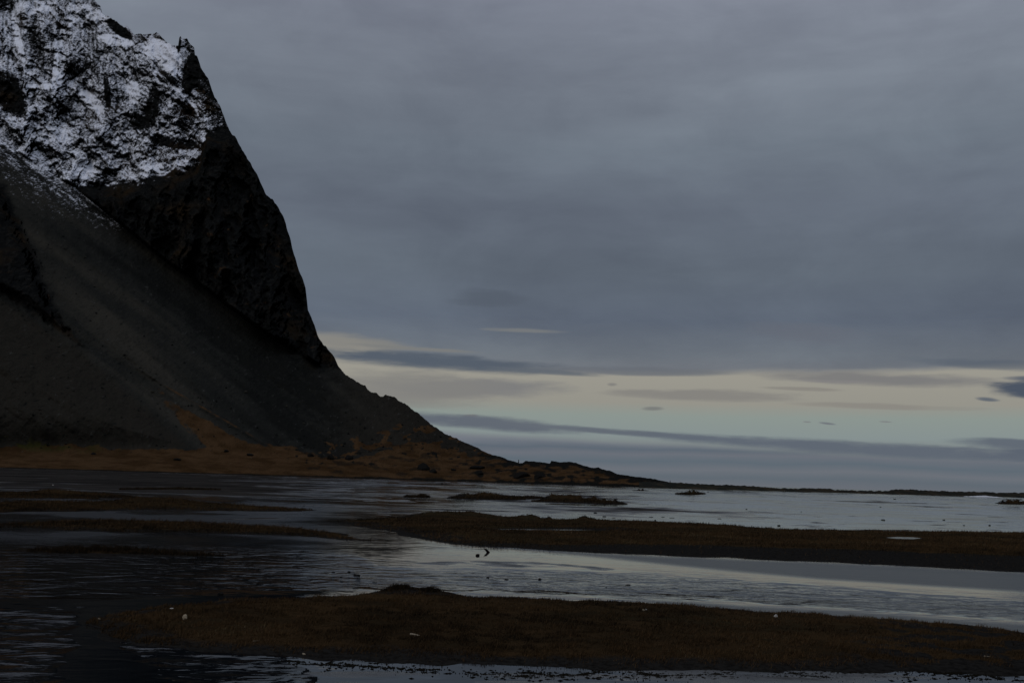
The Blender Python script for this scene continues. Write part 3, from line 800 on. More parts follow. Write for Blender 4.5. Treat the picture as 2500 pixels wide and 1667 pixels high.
hgt = t.m('MULTIPLY', hgt, t.m('MULTIPLY', t.attr('ripple'), t.sstep(w3, 0.3, 0.65, 0.55, 1.15)))
bp = t.node('ShaderNodeBump')
bp.inputs['Strength'].default_value = 1.0
bp.inputs['Distance'].default_value = 1.0
t.put(bp.inputs['Height'], hgt)
t.l.new(bp.outputs[0], b.inputs['Normal'])
o = mesh_obj('water', np.stack([WX, WY, 0 * WX], -1).reshape(-1, 3), FACES, M_WAT, attrs={'ripple': rip.ravel(), 'rough': rgh.ravel()})
tag(o, 'shallow still lagoon water mirroring the grey sky and the dark mountain', 'water', kind='structure')
# sea bed under everything, out to the horizon and behind the camera
bed = mesh_obj('ground', np.array([[-20000, -300, -0.6], [20000, -300, -0.6], [20000, 30000, -0.6], [-20000, 30000, -0.6]]), np.array([[0, 1, 2, 3]]), M_SAND)
tag(bed, 'dark sea bed beneath the lagoon', 'ground', kind='structure')
# lagoon round the camera and out to both sides
sx0, sx1 = -20000.0, 20000.0
xs = np.array([-20000, -3000, -600, -200, -60, 60, 200, 600, 3000, 20000.0])
near_y = float(WY[-1].min())

# ------------------------------------------------------------------ grass banks
M_BANK, t, b = material('bank_soil')
geo = t.node('ShaderNodeNewGeometry')
p_ = geo.outputs['Position']
n_a = t.noise(t.mapping(p_, (0.6, 1, 1)), 0.55, 5, 0.6)
n_b = t.noise(p_, 9.0, 5, 0.7)
n_c = t.noise(t.mapping(p_, (0.5, 1, 1)), 0.13, 3, 0.5)
turf = t.mix(t.sstep(n_a, 0.32, 0.66), (0.013, 0.0095, 0.0055), (0.030, 0.0180, 0.0085))
turf = t.mix(t.sstep(n_c, 0.48, 0.66, 0, 0.7), turf, (0.017, 0.0145, 0.008))
turf = t.mix(t.sstep(n_b, 0.52, 0.70, 0, 0.8), turf, (0.007, 0.005, 0.003))
mud = t.mix(t.sstep(n_b, 0.40, 0.65), (0.013, 0.0122, 0.011), (0.006, 0.0055, 0.005))
cfac = t.sstep(t.m('ADD', t.attr('turf'), t.m('MULTIPLY', t.m('SUBTRACT', n_a, 0.5), 0.7)), 0.25, 0.6)
t.put(b.inputs['Base Color'], t.mix(cfac, mud, turf))
t.put(b.inputs['Roughness'], t.m('ADD', 0.6, t.m('MULTIPLY', cfac, 0.35)))
b.inputs['Specular IOR Level'].default_value = 0.0
bp = t.node('ShaderNodeBump')
bp.inputs['Strength'].default_value = 0.8
bp.inputs['Distance'].default_value = 0.02
t.put(bp.inputs['Height'], n_b)
t.l.new(bp.outputs[0], b.inputs['Normal'])

M_BLADE, t, b = material('dry_grass')
tint = t.attr('tint')
t.put(b.inputs['Base Color'], t.ramp(tint, [(0.0, (0.008, 0.006, 0.0035)), (0.3, (0.026, 0.0165, 0.0082)), (0.55, (0.047, 0.0270, 0.0120)), (0.75, (0.064, 0.0365, 0.0160)), (0.9, (0.044, 0.036, 0.017)), (1.0, (0.10, 0.072, 0.042))]))
b.inputs['Specular IOR Level'].default_value = 0.05
M_WEED, t, b = material('seaweed')
b.inputs['Base Color'].default_value = (0.008, 0.007, 0.005, 1)
b.inputs['Roughness'].default_value = 0.6

LAB = {'front': 'broad brown grass bank in the near water, reaching from pale stone to the right edge',
       'mid': 'long brown grass bank across the middle of the lagoon, pointed at its left end',
       'left_a': 'flat brown grass strip at left, nearest the dark rippled water',
       'left_b': 'grass strip at left with a dark hump in its middle and a thin right tip',
       'left_c': 'short low grass strip nearest the foot of the mountain at left',
       'left_d': 'thin dark strip of turf lying in the rippled water at left',
       'left_e': 'very thin dark bar with one small tussock below the grassy shore',
       'centre_a': 'smallest dark tussock islet left of the two longer islets in the middle distance',
       'centre_b': 'low tussock islet between a small islet and a longer humped islet',
       'centre_c': 'dark humped tussock islet with four rounded tops in the middle distance',
       'mound_a': 'dark rounded mound on the wet flat below the end of the hill',
       'mound_b': 'tiny dark mound just off the hill shore, left of a bigger mound',
       'mound_c': 'broad dark mound on the wet flat at the right edge',
       'mound_d': 'tiny low mound close under the grassy shore of the mountain'}
PUD = [[(2150, 1316), (2185, 1313.5), (2240, 1315), (2262, 1318), (2235, 1321), (2180, 1319.5)], [(1175, 1296.3), (1250, 1295.2), (1330, 1296.6), (1400, 1296.4), (1480, 1298), (1400, 1298.6), (1330, 1297.6), (1250, 1298)]]
PUDG = [np.array([ground(*q) for q in p]).reshape(-1, 2) for p in PUD]


def height_at(name, X, Yw):
    d = ISL[name]
    gp = np.array([ground(px, py) for px, py in d['poly']]).reshape(-1, 2)
    sc = np.sqrt((X ** 2 + Yw ** 2)) / 60.0
    s = sdf(X, Yw, gp) + d['ragged'] * 0.55 * fbm(X / (d['ragged'] * 1.3), Yw / (d['ragged'] * 1.3), 4, 301)
    e = d['edge']
    prof = np.clip(s / e, -1, 1)
    hh = d['h'] * np.where(prof > 0, 1 - (1 - prof) ** 2, prof * 1.2)
    hh = hh + sst(prof, -0.2, 0.8) * (0.055 * fbm(X / 1.7, Yw / 1.7, 3, 302) + 0.045 * np.maximum(fbm(X / 0.75, Yw / 0.75, 3, 305), 0) + 0.026 * fbm(X / 0.35, Yw / 0.35, 3, 303)) * min(1, d['h'] / 0.1)
    for (hx, hy, hw, hp) in d['humps']:
        cx, cy = [float(v) for v in ground(hx, hy)]
        k = cy / F
        rx = hw * k
        ry = max(min(rx, 3.5), 0.3)
        hm = hp * k
        q = ((X - cx) / rx) ** 2 + ((Yw - cy) / ry) ** 2
        bump = np.exp(-q * 1.1) * hm
        bump = bump * (1 + 0.35 * fbm(X / (0.3 * rx + .1), Yw / (0.3 * ry + .1), 2, 304))
        hh = hh + bump * sst(prof, -1, 0.1)
    if name == 'mid':
        for pg in PUDG:
            w_ = sst(sdf(X, Yw, pg), -1.2, 0.0)
            hh = hh + (0.10 - hh) * w_
    return hh, s


for nm_, d in ISL.items():
    P = np.array(d['poly'])
    x0, x1 = P[:, 0].min() - 14, P[:, 0].max() + 14
    y0, y1 = P[:, 1].min() - 5, P[:, 1].max() + 8
    gx = np.arange(x0, x1, d['step'][0]); gy = np.arange(y0, y1, d['step'][1])
    PXX, PYY = np.meshgrid(gx, gy)
    PYY = np.maximum(PYY, horizon(PXX) + 2)
    X, Yw = ground(PXX, PYY)
    hh, s = height_at(nm_, X, Yw)
    fc = grid_faces(*X.shape)
    keep = (hh.ravel()[fc].max(1) > -0.03)
    ff, (co, sv, hv, pyv, pxv) = subset(fc[keep], np.stack([X, Yw, hh], -1).reshape(-1, 3), s.ravel(), hh.ravel(), PYY.ravel(), PXX.ravel())
    tf = sst(sv / d['edge'], 0.05, 0.9)
    if nm_ == 'mid':       # bare dark mud along the near side of the middle bank, right half
        low = np.interp(pxv, [900, 1300, 1700, 2100, 2500], [1330, 1338, 1338, 1350, 1366])
        tf = tf * sst(pyv - low, 6, -8)
        tf = np.where((sdf(pxv, pyv, [(1180, 1296), (1500, 1295), (1560, 1299), (1200, 1300)]) > -2), tf * 0.1, tf)
    if nm_ == 'front':
        tf = tf * (1 - 0.92 * sst(pxv, 1850, 2250) * sst(fbm(co[:, 0] / 0.9, co[:, 1] / 0.9, 4, 310), -0.18, 0.12))
        pass
    o = mesh_obj('grass_bank', co, ff, M_BANK, attrs={'turf': tf})
    tag(o, LAB[nm_], 'grass bank' if not nm_.startswith('mound') else 'mound', 'grass banks and islets in the lagoon', 'structure')


for pg, lab_ in zip(PUDG, ['small bright puddle on the right half of the middle bank', 'thin pale puddle along the left half of the middle bank']):
    c_ = pg.mean(0)
    ring = np.concatenate([c_ + (pg - c_) * r_ for r_ in (0.78, 0.5)])
    n_p = len(pg)
    fq = np.array([[i_, (i_ + 1) % n_p, n_p + (i_ + 1) % n_p, n_p + i_] for i_ in range(n_p)])
    me_co = np.concatenate([ring, c_[None]])
    tri = np.array([[q_[0], q_[1], q_[2]] for q_ in fq] + [[q_[0], q_[2], q_[3]] for q_ in fq] + [[n_p + i_, n_p + (i_ + 1) % n_p, 2 * n_p] for i_ in range(n_p)])
    o = mesh_obj('puddle', np.column_stack([me_co, np.full(len(me_co), 0.112)]), tri, M_WAT, attrs={'ripple': np.full(len(me_co), 0.1), 'rough': np.full(len(me_co), 0.22)})
    tag(o, lab_, 'puddle', kind='structure')


def blades(name, pxs, pys, zf, hmin, hmax, tint_f, mat, label, cat, wmul=1.0):
    """a mass of single blades, each a bent triangle"""
    X, Yw = ground(pxs, pys)
    z, s = zf(X, Yw)
    dens = (s > 0.02) & (z > 0.005)
    X, Yw, z, s, pxs, pys = [a[dens] for a in (X, Yw, z, s, pxs, pys)]
    n = len(X)
    hh = hmin + (hmax - hmin) * rng.random(n) ** 1.6
    clump = sst(fbm(X / 0.5, Yw / 0.5, 3, 401), -0.35, 0.45)
    hh = hh * (0.22 + 1.15 * clump)
    wd = (0.0035 + 0.00022 * Yw) * wmul * (0.7 + 0.6 * rng.random(n))
    a = rng.random(n) * 2 * np.pi
    lean = (0.15 + 0.6 * rng.random(n)) * hh
    b_ = rng.random(n) * 2 * np.pi
    v0 = np.stack([X - np.cos(a) * wd, Yw - np.sin(a) * wd, z - 0.01], -1)
    v1 = np.stack([X + np.cos(a) * wd, Yw + np.sin(a) * wd, z - 0.01], -1)
    v2 = np.stack([X + np.cos(b_) * lean + 0.25 * hh, Yw + np.sin(b_) * lean, z + hh], -1)
    co = np.stack([v0, v1, v2], 1).reshape(-1, 3)
    f = np.arange(3 * n).reshape(-1, 3)
    tt = np.clip(tint_f(X, Yw, pxs, pys) + 0.16 * rng.standard_normal(n), 0, 1)
    o = mesh_obj(name, co, f, mat, attrs={'tint': np.repeat(tt, 3)}, smooth=False)
    tag(o, label, cat, kind='stuff')
    return o


def scatter(poly_pts, n):
    P = np.array(poly_pts)
    x = rng.uniform(max(P[:, 0].min(), -120), min(P[:, 0].max(), 2620), n)
    y = rng.uniform(P[:, 1].min(), P[:, 1].max(), n)
    k = sdf(x, y, poly_pts) > 0
    return x[k], y[k]


def tint_std(X, Yw, px, py):
    return 0.42 + 0.55 * fbm(X / 2.6, Yw / 1.8, 4, 402) + 0.45 * fbm(X / 9, Yw / 6, 2, 403)


def thin(px, py, X, Yw, name):
    return np.ones(len(px), bool)


x, y = scatter(ISL['front']['poly'], 400000)
Xg, Yg = ground(x, y)
bare = sst(x, 1950, 2300) * sst(fbm(Xg / 0.9, Yg / 0.9, 4, 310), -0.18, 0.12)
edge_y = np.interp(x, [215, 600, 1100, 1700, 2500], [1568, 1585, 1606, 1622, 1630])
bare = bare + sst(y, edge_y - 12, edge_y + 12)
k = rng.random(len(x)) > bare * 0.93
blades('grass', x[k], y[k], lambda X, Yw: height_at('front', X, Yw), 0.012, 0.080, tint_std, M_BLADE, 'short dead brown grass covering the nearest bank', 'grass')
x, y = scatter(ISL['mid']['poly'], 330000)
low = np.interp(x, [900, 1300, 1700, 2100, 2500], [1330, 1338, 1338, 1350, 1366])
k = (rng.random(len(x)) > 0.97 * sst(y - low, -8, 6)) & ~(sdf(x, y - 2.5, PUD[0]) > -4) & ~(sdf(x, y - 1.5, PUD[1]) > -2.5)
blades('grass', x[k], y[k], lambda X, Yw: height_at('mid', X, Yw), 0.02, 0.16, lambda X, Yw, px, py: tint_std(X, Yw, px, py) - 0.22 * sst(py - np.interp(px, [900, 1500, 2500], [1285, 1290, 1300]), 14, -6) * sst(px, 1750, 1450), M_BLADE,
       'dead brown grass covering the long middle bank', 'grass')
for nm_, n_ in [('left_a', 90000), ('left_b', 90000), ('left_c', 40000), ('left_d', 25000)]:
    x, y = scatter(ISL[nm_]['poly'], n_)
    blades('grass', x, y, lambda X, Yw, q=nm_: height_at(q, X, Yw), 0.02, 0.2, (lambda X, Yw, px, py: tint_std(X, Yw, px, py) - 0.1) if nm_ != 'left_d' else (lambda X, Yw, px, py: 0.12 + 0 * X), M_BLADE,
           {'left_a': 'dead grass on the flat brown strip at left', 'left_b': 'rough grass on the humped strip at left', 'left_c': 'rough grass on the strip nearest the mountain foot', 'left_d': 'dark sodden grass on the thin strip in rippled water'}[nm_], 'grass')
for nm_ in ['left_e', 'centre_a', 'centre_b', 'centre_c', 'mound_a', 'mound_c']:
    x, y = scatter(ISL[nm_]['poly'], 14000)
    blades('grass', x, y, lambda X, Yw, q=nm_: height_at(q, X, Yw), 0.05, 0.32, lambda X, Yw, px, py: 0.16 + 0.2 * fbm(X / 3, Yw / 3, 2, 405), M_BLADE, 'coarse dark grass on ' + {
        'left_e': 'the thin bar below the grassy shore', 'centre_a': 'the smallest islet in the middle distance', 'centre_b': 'the low islet between two others',
        'centre_c': 'the humped islet with four tops', 'mound_a': 'the rounded mound below the hill end', 'mound_c': 'the broad mound at the right edge'}[nm_], 'grass')
# taller dark fringe on the hump at the back of the near bank
x = np.concatenate([rng.normal(985, 34, 2600), rng.normal(1052, 14, 1300), rng.normal(925, 28, 500), rng.normal(1100, 30, 500)])
y = 1449 + rng.normal(0, 2.0, len(x)) + np.abs(x - 1010) * 0.02
blades('grass_tussock', x, y, lambda X, Yw: height_at('front', X, Yw), 0.03, 0.13, lambda X, Yw, px, py: 0.03 + 0 * X, M_BLADE, 'tall dark grass fringe on the far edge of the nearest bank', 'grass', 0.9)
# seaweed and torn turf stranded on the mud along the near edge
xs_, ys_ = [], []
for pts, n in [([(1280, 1640), (1350, 1650), (1420, 1648), (1490, 1630)], 900), ([(1200, 1640), (1260, 1650), (1300, 1652)], 400), ([(1560, 1640), (1600, 1650), (1700, 1648), (1800, 1640)], 1100), ([(1900, 1633), (1960, 1648), (2030, 1655)], 900),
               ([(1960, 1632), (2060, 1642), (2140, 1640)], 500), ([(2230, 1632), (2300, 1644), (2390, 1640)], 900), ([(2350, 1650), (2500, 1640)], 600), ([(850, 1622), (960, 1632), (1080, 1634)], 600), ([(520, 1580), (560, 1586), (620, 1590)], 300), ([(700, 1612), (800, 1622), (840, 1625)], 300), ([(1000, 1640), (1500, 1655), (2000, 1650), (2500, 1660)], 900)]:
    p = np.array(pts, float)
    n = int(n * 0.4)
    u = rng.random(n) * (len(p) - 1)
    i = np.minimum(u.astype(int), len(p) - 2); fr_ = (u - i)[:, None]
    q = p[i] * (1 - fr_) + p[i + 1] * fr_
    q = q + rng.normal(0, 1, q.shape) * [18, 2.0] * rng.choice([0.3, 1, 3.2], (n, 1))
    xs_.append(q[:, 0]); ys_.append(q[:, 1])
x, y = np.concatenate(xs_), np.concatenate(ys_)
X, Yw = ground(x, y)
n = len(X)
a = rng.normal(0, 0.5, n)
L = 0.010 + 0.10 * rng.random(n) ** 4
wv = 0.002 + 0.005 * rng.random(n)
hz = 0.0015 + 0.006 * rng.random(n) ** 3
zb = np.full(n, 0.012)
co = np.stack([np.stack([X - np.cos(a) * L, Yw - np.sin(a) * L, zb - 0.015], -1), np.stack([X + np.cos(a) * L, Yw + np.sin(a) * L, zb - 0.015], -1), np.stack([X + np.sin(a) * wv * 2, Yw - np.cos(a) * wv * 2, zb - 0.01], -1), np.stack([X, Yw, zb + hz], -1)], 1).reshape(-1, 3)
base = (np.arange(n) * 4)[:, None]
f = np.concatenate([base + [[0, 1, 3]], base + [[0, 2, 3]], base + [[2, 1, 3]]], 0)
o = mesh_obj('seaweed', co, f, M_WEED, smooth=False)
tag(o, 'torn dark weed and turf crumbs stranded along the muddy near edge', 'seaweed', kind='stuff')

# ------------------------------------------------------------------ stones, slab, driftwood
M_ROCK, t, b = material('dark_stone')
geo = t.node('ShaderNodeTexCoord')
n_ = t.noise(geo.outputs['Object'], 14.0, 5, 0.65)
t.put(b.inputs['Base Color'], t.mix(t.sstep(n_, 0.35, 0.65), (0.0045, 0.0045, 0.0045), (0.015, 0.014, 0.0125)))
b.inputs['Roughness'].default_value = 0.6
M_PALE, t, b = material('pale_stone')
geo = t.node('ShaderNodeTexCoord')
n_ = t.noise(geo.outputs['Object'], 40.0, 5, 0.7)
t.put(b.inputs['Base Color'], t.mix(t.sstep(n_, 0.38, 0.62), (0.16, 0.13, 0.09), (0.36, 0.30, 0.215)))
M_WHITE, t, b = material('white_stone')
geo = t.node('ShaderNodeTexCoord')
n_ = t.noise(geo.outputs['Object'], 50.0, 4, 0.7)
t.put(b.inputs['Base Color'], t.mix(t.sstep(n_, 0.38, 0.62), (0.17, 0.16, 0.145), (0.40, 0.38, 0.35)))
M_WOOD, t, b = material('driftwood')
geo = t.node('ShaderNodeTexCoord')
n_ = t.noise(t.mapping(geo.outputs['Object'], (3, 30, 30)), 6.0, 4, 0.6)
t.put(b.inputs['Base Color'], t.mix(t.sstep(n_, 0.35, 0.65), (0.14, 0.115, 0.085), (0.30, 0.25, 0.185)))


def surf_z(px, py):
    X, Yw = ground(px, py)
    X, Yw = float(X), float(Yw)
    z = 0.0
    for q in ISL:
        P = np.array(ISL[q]['poly'])
        if P[:, 0].min() - 5 < px < P[:, 0].max() + 5 and P[:, 1].min() - 8 < py < P[:, 1].max() + 8:
            z = max(z, float(height_at(q, np.array([X]), np.array([Yw]))[0][0]))
    return X, Yw, z


def stone_mesh(seed, sx, sy, sz, rough=0.28, sub=2, flat_top=0.0):
    r = random.Random(seed)
    bm = bmesh.new()
    bmesh.ops.create_icosphere(bm, subdivisions=sub, radius=0.5)
    ox, oy = r.uniform(0, 50), r.uniform(0, 50)
    planes = [(Vector((r.uniform(-1, 1), r.uniform(-1, 1), r.uniform(-0.3, 1))).normalized(), r.uniform(0.24, 0.40)) for _ in range(8)]
    for v in bm.verts:
        c = v.co.copy()
        v.co = c * (1 + rough * float(fbm(np.array([c.x * 2.2 + ox + c.z]), np.array([c.y * 2.2 + oy - c.z]), 3, seed % 50)[0]))
        for nn, dd_ in planes:                       # broken faces
            k_ = v.co.dot(nn) - dd_
            if k_ > 0: v.co -= nn * k_ * 0.85
        v.co = Vector((v.co.x * sx, v.co.y * sy, v.co.z * sz))
    me = bpy.data.meshes.new('stone')
    bm.to_mesh(me); bm.free()
    return me


def put(name, me, mat, loc, label, cat, group=None, rot=(0, 0, 0)):
    o = bpy.data.objects.new(name, me)
    if not me.materials: me.materials.append(mat)
    o.location = loc
    o.rotation_euler = rot
    COL.objects.link(o)
    return tag(o, label, cat, group)


def stone(px, py, wpx, hpx, label, mat=None, name='stone', group=None, seed=None, cat='stone', rz=None):
    X, Yw, z = surf_z(px, py)
    k = Yw / F
    seed = seed if seed is not None else int(px * 7 + py)
    wv, hv = wpx * k, hpx * k
    if z < 0.01: hv *= 0.62
    me = stone_mesh(seed, wv * 1.15, max(wv * 0.8, hv * 0.8), hv * 1.5)
    return put(name, me, mat or M_ROCK, (X, Yw, z + hv * 0.30), label, cat, group, (0, 0, rz if rz is not None else random.Random(seed).uniform(-0.4, 0.4)))


stone(450, 1528, 14, 13, 'rounded cream coloured stone lying on the near grass bank', M_PALE, 'pale_stone', seed=11)
stone(1894, 1519, 10, 7, 'small white broken stone on the right half of the near bank', M_WHITE, 'white_stone', seed=5)
stone(1898, 1525, 14, 5, 'dark clod at the foot of the small white stone', name='clod', cat='clod')
stone(241, 1517, 7, 5, 'small pale pebble at the left tip of the near bank', M_PALE, 'pebble', seed=8, cat='pebble')
stone(1571, 1501, 7, 5, 'pale fragment on the near bank, the larger of a pair', M_PALE, 'pebble', seed=17, cat='pebble')
stone(1577, 1500, 6, 3, 'pale fragment on the near bank, the smaller of a pair', M_WHITE, 'pebble', seed=19, cat='pebble')
stone(741, 1600, 8, 4, 'pale pebble by the muddy edge of the near bank, right of the stick', M_PALE, 'pebble', seed=23, cat='pebble')
stone(418, 1496, 9, 3, 'flat grey pebble above the cream stone on the near bank', M_WHITE, 'pebble', seed=29, cat='pebble')
stone(540, 1450, 17, 10, 'black stone standing in still water behind the near bank', seed=3)
stone(443, 1482, 12, 7, 'dark stone on the back edge of the near bank above the cream stone', seed=4)
stone(1167, 1356, 11, 8, 'dark stone in bright water beside the leaning slab', seed=6)
stone(870, 1405, 17, 7, 'dark wedge stone in the channel, largest of the group at left', seed=7, group='stones in the channel')
stone(852, 1397, 8, 6, 'small round stone behind the wedge stone in the channel', seed=9, group='stones in the channel')
stone(832, 1409, 7, 3, 'small flat stone left of the wedge stone in the channel', seed=12, group='stones in the channel')
stone(835, 1420, 8, 3, 'small flat stone in front of the wedge stone in the channel', seed=13, group='stones in the channel')
stone(814, 1397, 10, 4, 'low stone farthest left in the channel stone group', seed=14, group='stones in the channel')
stone(914, 1422, 14, 3, 'thin dark stone right of the channel stone group', seed=15, group='stones in the channel')
stone(1191, 1410, 8, 3, 'small dark stone in rippled water below the leaning slab', seed=16, group='stones in the channel')
stone(1237, 1414, 10, 3, 'flat dark stone right of a small stone in the rippled channel', seed=18, group='stones in the channel')
stone(1318, 1414, 9, 5, 'pointed dark stone in the middle of the rippled channel', seed=20, group='stones in the channel')
stone(1480, 1434, 4, 3, 'tiny stone in the rippled channel near the near bank', seed=22, group='stones in the channel')
stone(1533, 1427, 14, 2.5, 'thin dark bar stone right in the rippled channel', seed=24, group='stones in the channel')
stone(568, 1467, 6, 3, 'tiny dark stone right of the black stone in still water', seed=25, group='stones in the channel')
stone(772, 1449, 6, 3, 'tiny dark stone near the back edge of the near bank', seed=26, group='stones in the channel')
stone(2156, 1269, 11, 4, 'dark slab like stone, largest on the wet flat behind the middle bank', seed=27, group='stones on the far flat')
stone(2304, 1269, 6, 3, 'small stone on the wet flat right of the largest stone', seed=28, group='stones on the far flat')
stone(2353, 1282.5, 6, 2.5, 'flat stone on the wet flat just behind the middle bank', seed=30, group='stones on the far flat')
stone(2416, 1282.5, 5, 4, 'round black stone on the wet flat nearest the right edge', seed=32, group='stones on the far flat')
stone(1902, 1283, 8, 4, 'dark stone at the back shore of the middle bank', seed=33, group='stones on the far flat')
stone(1823, 1243, 5, 3, 'lone stone out on the bright wet flat', seed=34, group='stones on the far flat')
stone(2150, 1237.5, 5, 2.5, 'lone stone on the flat above the largest stone', seed=35, group='stones on the far flat')
stone(1956, 1249, 3, 2, 'tiny stone on the bright flat right of a lone stone', seed=36, group='stones on the far flat')
stone(1453, 1252.5, 9, 5, 'dark stone behind the middle bank below the humped islet', seed=38, group='stones on the far flat')
stone(1475, 1261, 9, 3, 'flat stone close behind the hump on the middle bank', seed=39, group='stones on the far flat')
stone(1498, 1264, 10, 2, 'thin flat stone right of a flat stone behind the middle bank', seed=40, group='stones on the far flat')
stone(1600, 1270, 5, 3, 'small stone behind the middle bank, left of the lone shore stone', seed=42, group='stones on the far flat')
stone(1590, 1262, 12, 1.6, 'thin dark clod on the shining flat behind the middle bank', seed=44, group='stones on the far flat')
stone(1618, 1262, 9, 1.6, 'second thin dark clod on the shining flat behind the middle bank', seed=45, group='stones on the far flat')
stone(1640, 1264, 13, 1.6, 'third thin dark clod on the shining flat behind the middle bank', seed=46, group='stones on the far flat')
stone(1756, 1266, 10, 2, 'thin stone on the flat behind the middle of the bank', seed=47, group='stones on the far flat')
stone(2184, 1218.5, 8, 2.5, 'dark stone far out on the flat near the horizon spit', seed=48, group='stones on the far flat')
stone(742, 1234.5, 6, 3, 'small stone off the tip of the humped strip at left', seed=49, group='stones on the far flat')
stone(1340, 1262, 8, 2.5, 'dark pebble behind the left half of the middle bank', seed=50, group='stones on the far flat')
stone(1729, 1201, 5, 2.5, 'small stone right of the dark mound near the hill end', seed=52, group='stones on the far flat')
stone(129, 1184.5, 4, 4, 'small white stone on the dark flat under the mountain at left', M_WHITE, 'white_stone', seed=51)

# leaning slab and its mirror image in the still water
X, Yw, z = surf_z(1194, 1348)
k = Yw / F
bm = bmesh.new()
prof = [(1.8, -1.2), (2.3, 0.3), (-4.2, 7.0), (-6.8, 8.6), (-13.8, 9.8), (-12.6, 8.6), (-6.8, 1.4), (-5.4, -1.2)]
fr = [bm.verts.new((p[0] * k, -0.04 + 0.01 * math.sin(i * 2.1), p[1] * k)) for i, p in enumerate(prof)]
bk = [bm.verts.new((p[0] * k * 0.96, 0.05 + 0.01 * math.cos(i * 1.7), p[1] * k * 0.95)) for i, p in enumerate(prof)]
bm.faces.new(fr); bm.faces.new(bk[::-1])
for i in range(len(prof)):
    j = (i + 1) % len(prof)
    bm.faces.new([fr[j], fr[i], bk[i], bk[j]])
bmesh.ops.recalc_face_normals(bm, faces=bm.faces)
me = bpy.data.meshes.new('leaning_slab'); bm.to_mesh(me); bm.free()
put('leaning_slab', me, M_ROCK, (X, Yw, 0), 'black slab of rock leaning out of still water, mirrored below', 'rock')


def stick(px, py, lpx, tpx, label, rz, forked=False, pitch=0.05):
    X, Yw, z = surf_z(px, py)
    k = Yw / F
    L, R = lpx * k, tpx * k * 0.5
    bm = bmesh.new()
    segs = 7

    def limb(p0, p1, r0, r1, bend):
        rings = []
        for i in range(segs + 1):
            u = i / segs
            c = p0.lerp(p1, u) + Vector((0, bend * math.sin(u * 3.1), 0.3 * bend * math.sin(u * 5)))
            r = r0 + (r1 - r0) * u
            rings.append([bm.verts.new(c + Vector((0, math.cos(q) * r, math.sin(q) * r))) for q in np.linspace(0, 2 * math.pi, 7)[:-1]])
        for a_, b_ in zip(rings, rings[1:]):
            for i in range(6):
                bm.faces.new([a_[i], a_[(i + 1) % 6], b_[(i + 1) % 6], b_[i]])
        bm.faces.new(rings[0][::-1]); bm.faces.new(rings[-1])
    limb(Vector((-L / 2, 0, 0)), Vector((L / 2, 0, 0)), R * 1.1, R * 0.45, L * 0.04)
    if forked: limb(Vector((-L * 0.05, 0, 0)), Vector((L * 0.12, -L * 0.35, -R * 0.6)), R * 0.7, R * 0.4, L * 0.02)
    me = bpy.data.meshes.new('driftwood_stick'); bm.to_mesh(me); bm.free()
    put('driftwood_stick', me, M_WOOD, (X, Yw, z + R * 1.2 + 0.012), label, 'driftwood', 'bleached sticks on the near bank', (0, pitch, rz))


stick(1012, 1571, 24, 4.5, 'forked bleached stick on the near bank below the grass fringe', -0.25, True, 0.06)
stick(2410, 1618, 14, 3, 'short bleached stick near the right edge of the near bank', 0.15)
stick(625, 1580, 18, 2, 'thin pale stick on the muddy left edge of the near bank', 0.9)

# cairns on the hill and on the spit; boulders at the mountain's foot
def cairn(base, hgt, wid, label, seed):
    root = empty('stone_cairn', base)
    tag(root, label, 'cairn', 'cairns on the hill')
    r = random.Random(seed)
    zc = -0.15 * hgt
    n = 7
    for i in range(n):
        u = i / (n - 1)
        wv = wid * (1.35 - 0.75 * u) * r.uniform(0.9, 1.1) if i < n - 1 else wid * 0.85
        hv = hgt * 1.15 / n * r.uniform(0.9, 1.15)
        me = stone_mesh(seed * 10 + i, wv * 1.15, wv, hv * 1.7, 0.2, 1)
        me.materials.append(M_ROCK)
        o = bpy.data.objects.new('stone', me)
        COL.objects.link(o)
        o.parent = root
        o.location = (r.uniform(-.06, .06) * wid, 0, zc + hv / 2)
        o.rotation_euler = (0, 0, r.uniform(0, 3))
        zc += hv


p = mtn_point(1266, 1131)
cairn(p, 9.5 * p.y / F, 3.2 * p.y / F, 'slim stone cairn on the saddle where mountain meets the low hill', 3)
p = mtn_point(1637, 1178)
cairn(p, 5.5 * p.y / F, 2.0 * p.y / F, 'small stone cairn on the low end of the hill, farther right', 5)


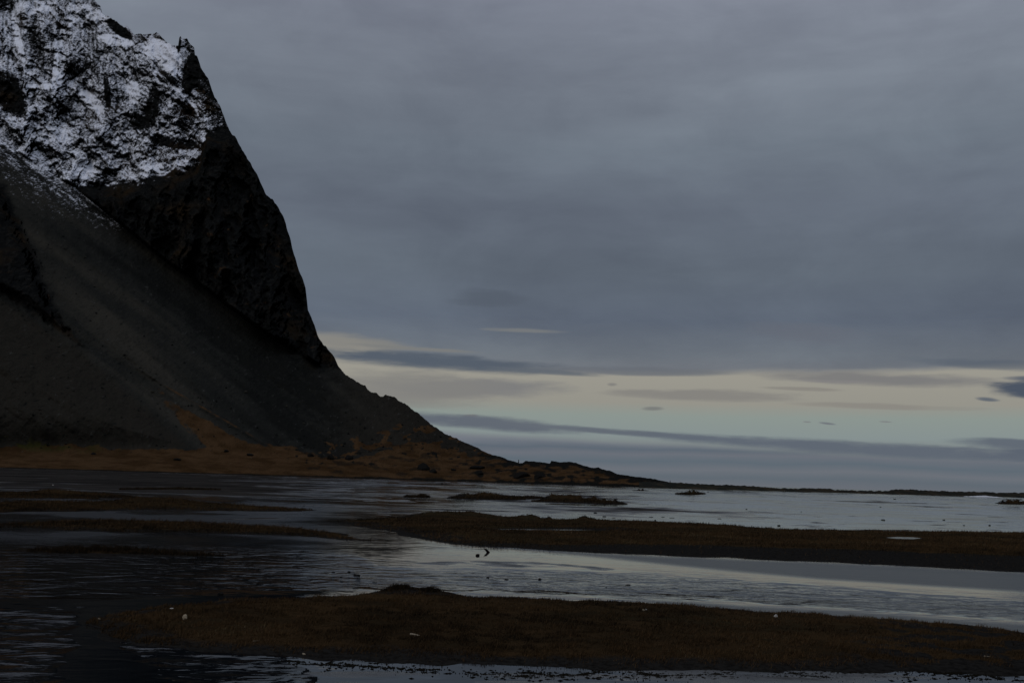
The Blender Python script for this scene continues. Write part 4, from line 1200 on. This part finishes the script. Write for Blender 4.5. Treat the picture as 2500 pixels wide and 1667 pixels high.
def boulder(px, py, wpx, hpx, label, seed):
    p = mtn_point(px, py)
    k = p.y / F
    me = stone_mesh(seed, wpx * k * 1.15, wpx * k * 0.8, hpx * k * 1.6, 0.34)
    put('boulder', me, M_ROCK, (p.x, p.y, p.z + hpx * k * 0.2), label, 'boulder', 'boulders at the foot of the mountain', (0, 0, seed))


for a in [(760, 1115, 20, 9, 'single dark boulder standing apart on the orange grass slope', 1), (806, 1118, 30, 12, 'dark boulder right of the single boulder on the orange slope', 2),
          (850, 1122, 24, 14, 'squat dark boulder at the edge of the rocky slope', 3), (1032, 1146, 34, 18, 'large dark outcrop low on the slope above the shore', 4), (1058, 1152, 26, 9, 'low outcrop touching the large outcrop on its right', 5),
          (1168, 1143, 38, 9, 'long flat outcrop on the grass below the saddle', 6), (1108, 1148, 18, 6, 'small outcrop between the large and the long flat outcrops', 7), (1172, 1157, 22, 6, 'small low outcrop just under the long flat outcrop', 8),
          (1275, 1165, 48, 14, 'broad dark outcrop on the shore under the cairn', 9), (1318, 1166, 34, 13, 'rounded dark outcrop right of the broad one on the shore', 10), (553, 1102, 16, 6, 'small dark boulder on the grass at the foot of the gully', 11),
          (432, 1123, 22, 5, 'flat dark boulder on the brown grass apron at left', 12), (229, 1109, 12, 6, 'small dark boulder at the top of the grass apron at left', 13), (610, 1111, 26, 5, 'flat boulder on pale grass below the ridge of the gully', 14)]:
    boulder(*a)

# surf breaking behind the spit at the right
M_FOAM, t, b = material('surf_foam')
b.inputs['Base Color'].default_value = (0.55, 0.56, 0.58, 1)
su = np.linspace(2351, 2452, 60)
bX, bY = ground(su, np.interp(su, [2351, 2452], [1211.6, 1214.2]))
hgt = 2.8 / F * bY * np.clip(0.25 + 0.9 * np.exp(-((su - 2402) / 24) ** 2) + 0.35 * fbm(su / 9, su * 0, 3, 71), 0.05, 1.2) * sst(su, 2350, 2356) * sst(su, 2453, 2436)
co = np.concatenate([np.stack([bX, bY - 1.0, 0 * bX + 0.05], -1), np.stack([bX, bY - 0.5, hgt * 0.8 + 0.05], -1), np.stack([bX, bY + 0.3, hgt + 0.05], -1), np.stack([bX, bY + 1.5, 0 * bX - 0.05], -1)], 0)
o = mesh_obj('surf', co, grid_faces(4, 60), M_FOAM)
tag(o, 'white surf breaking against the far spit at right', 'surf', kind='stuff')
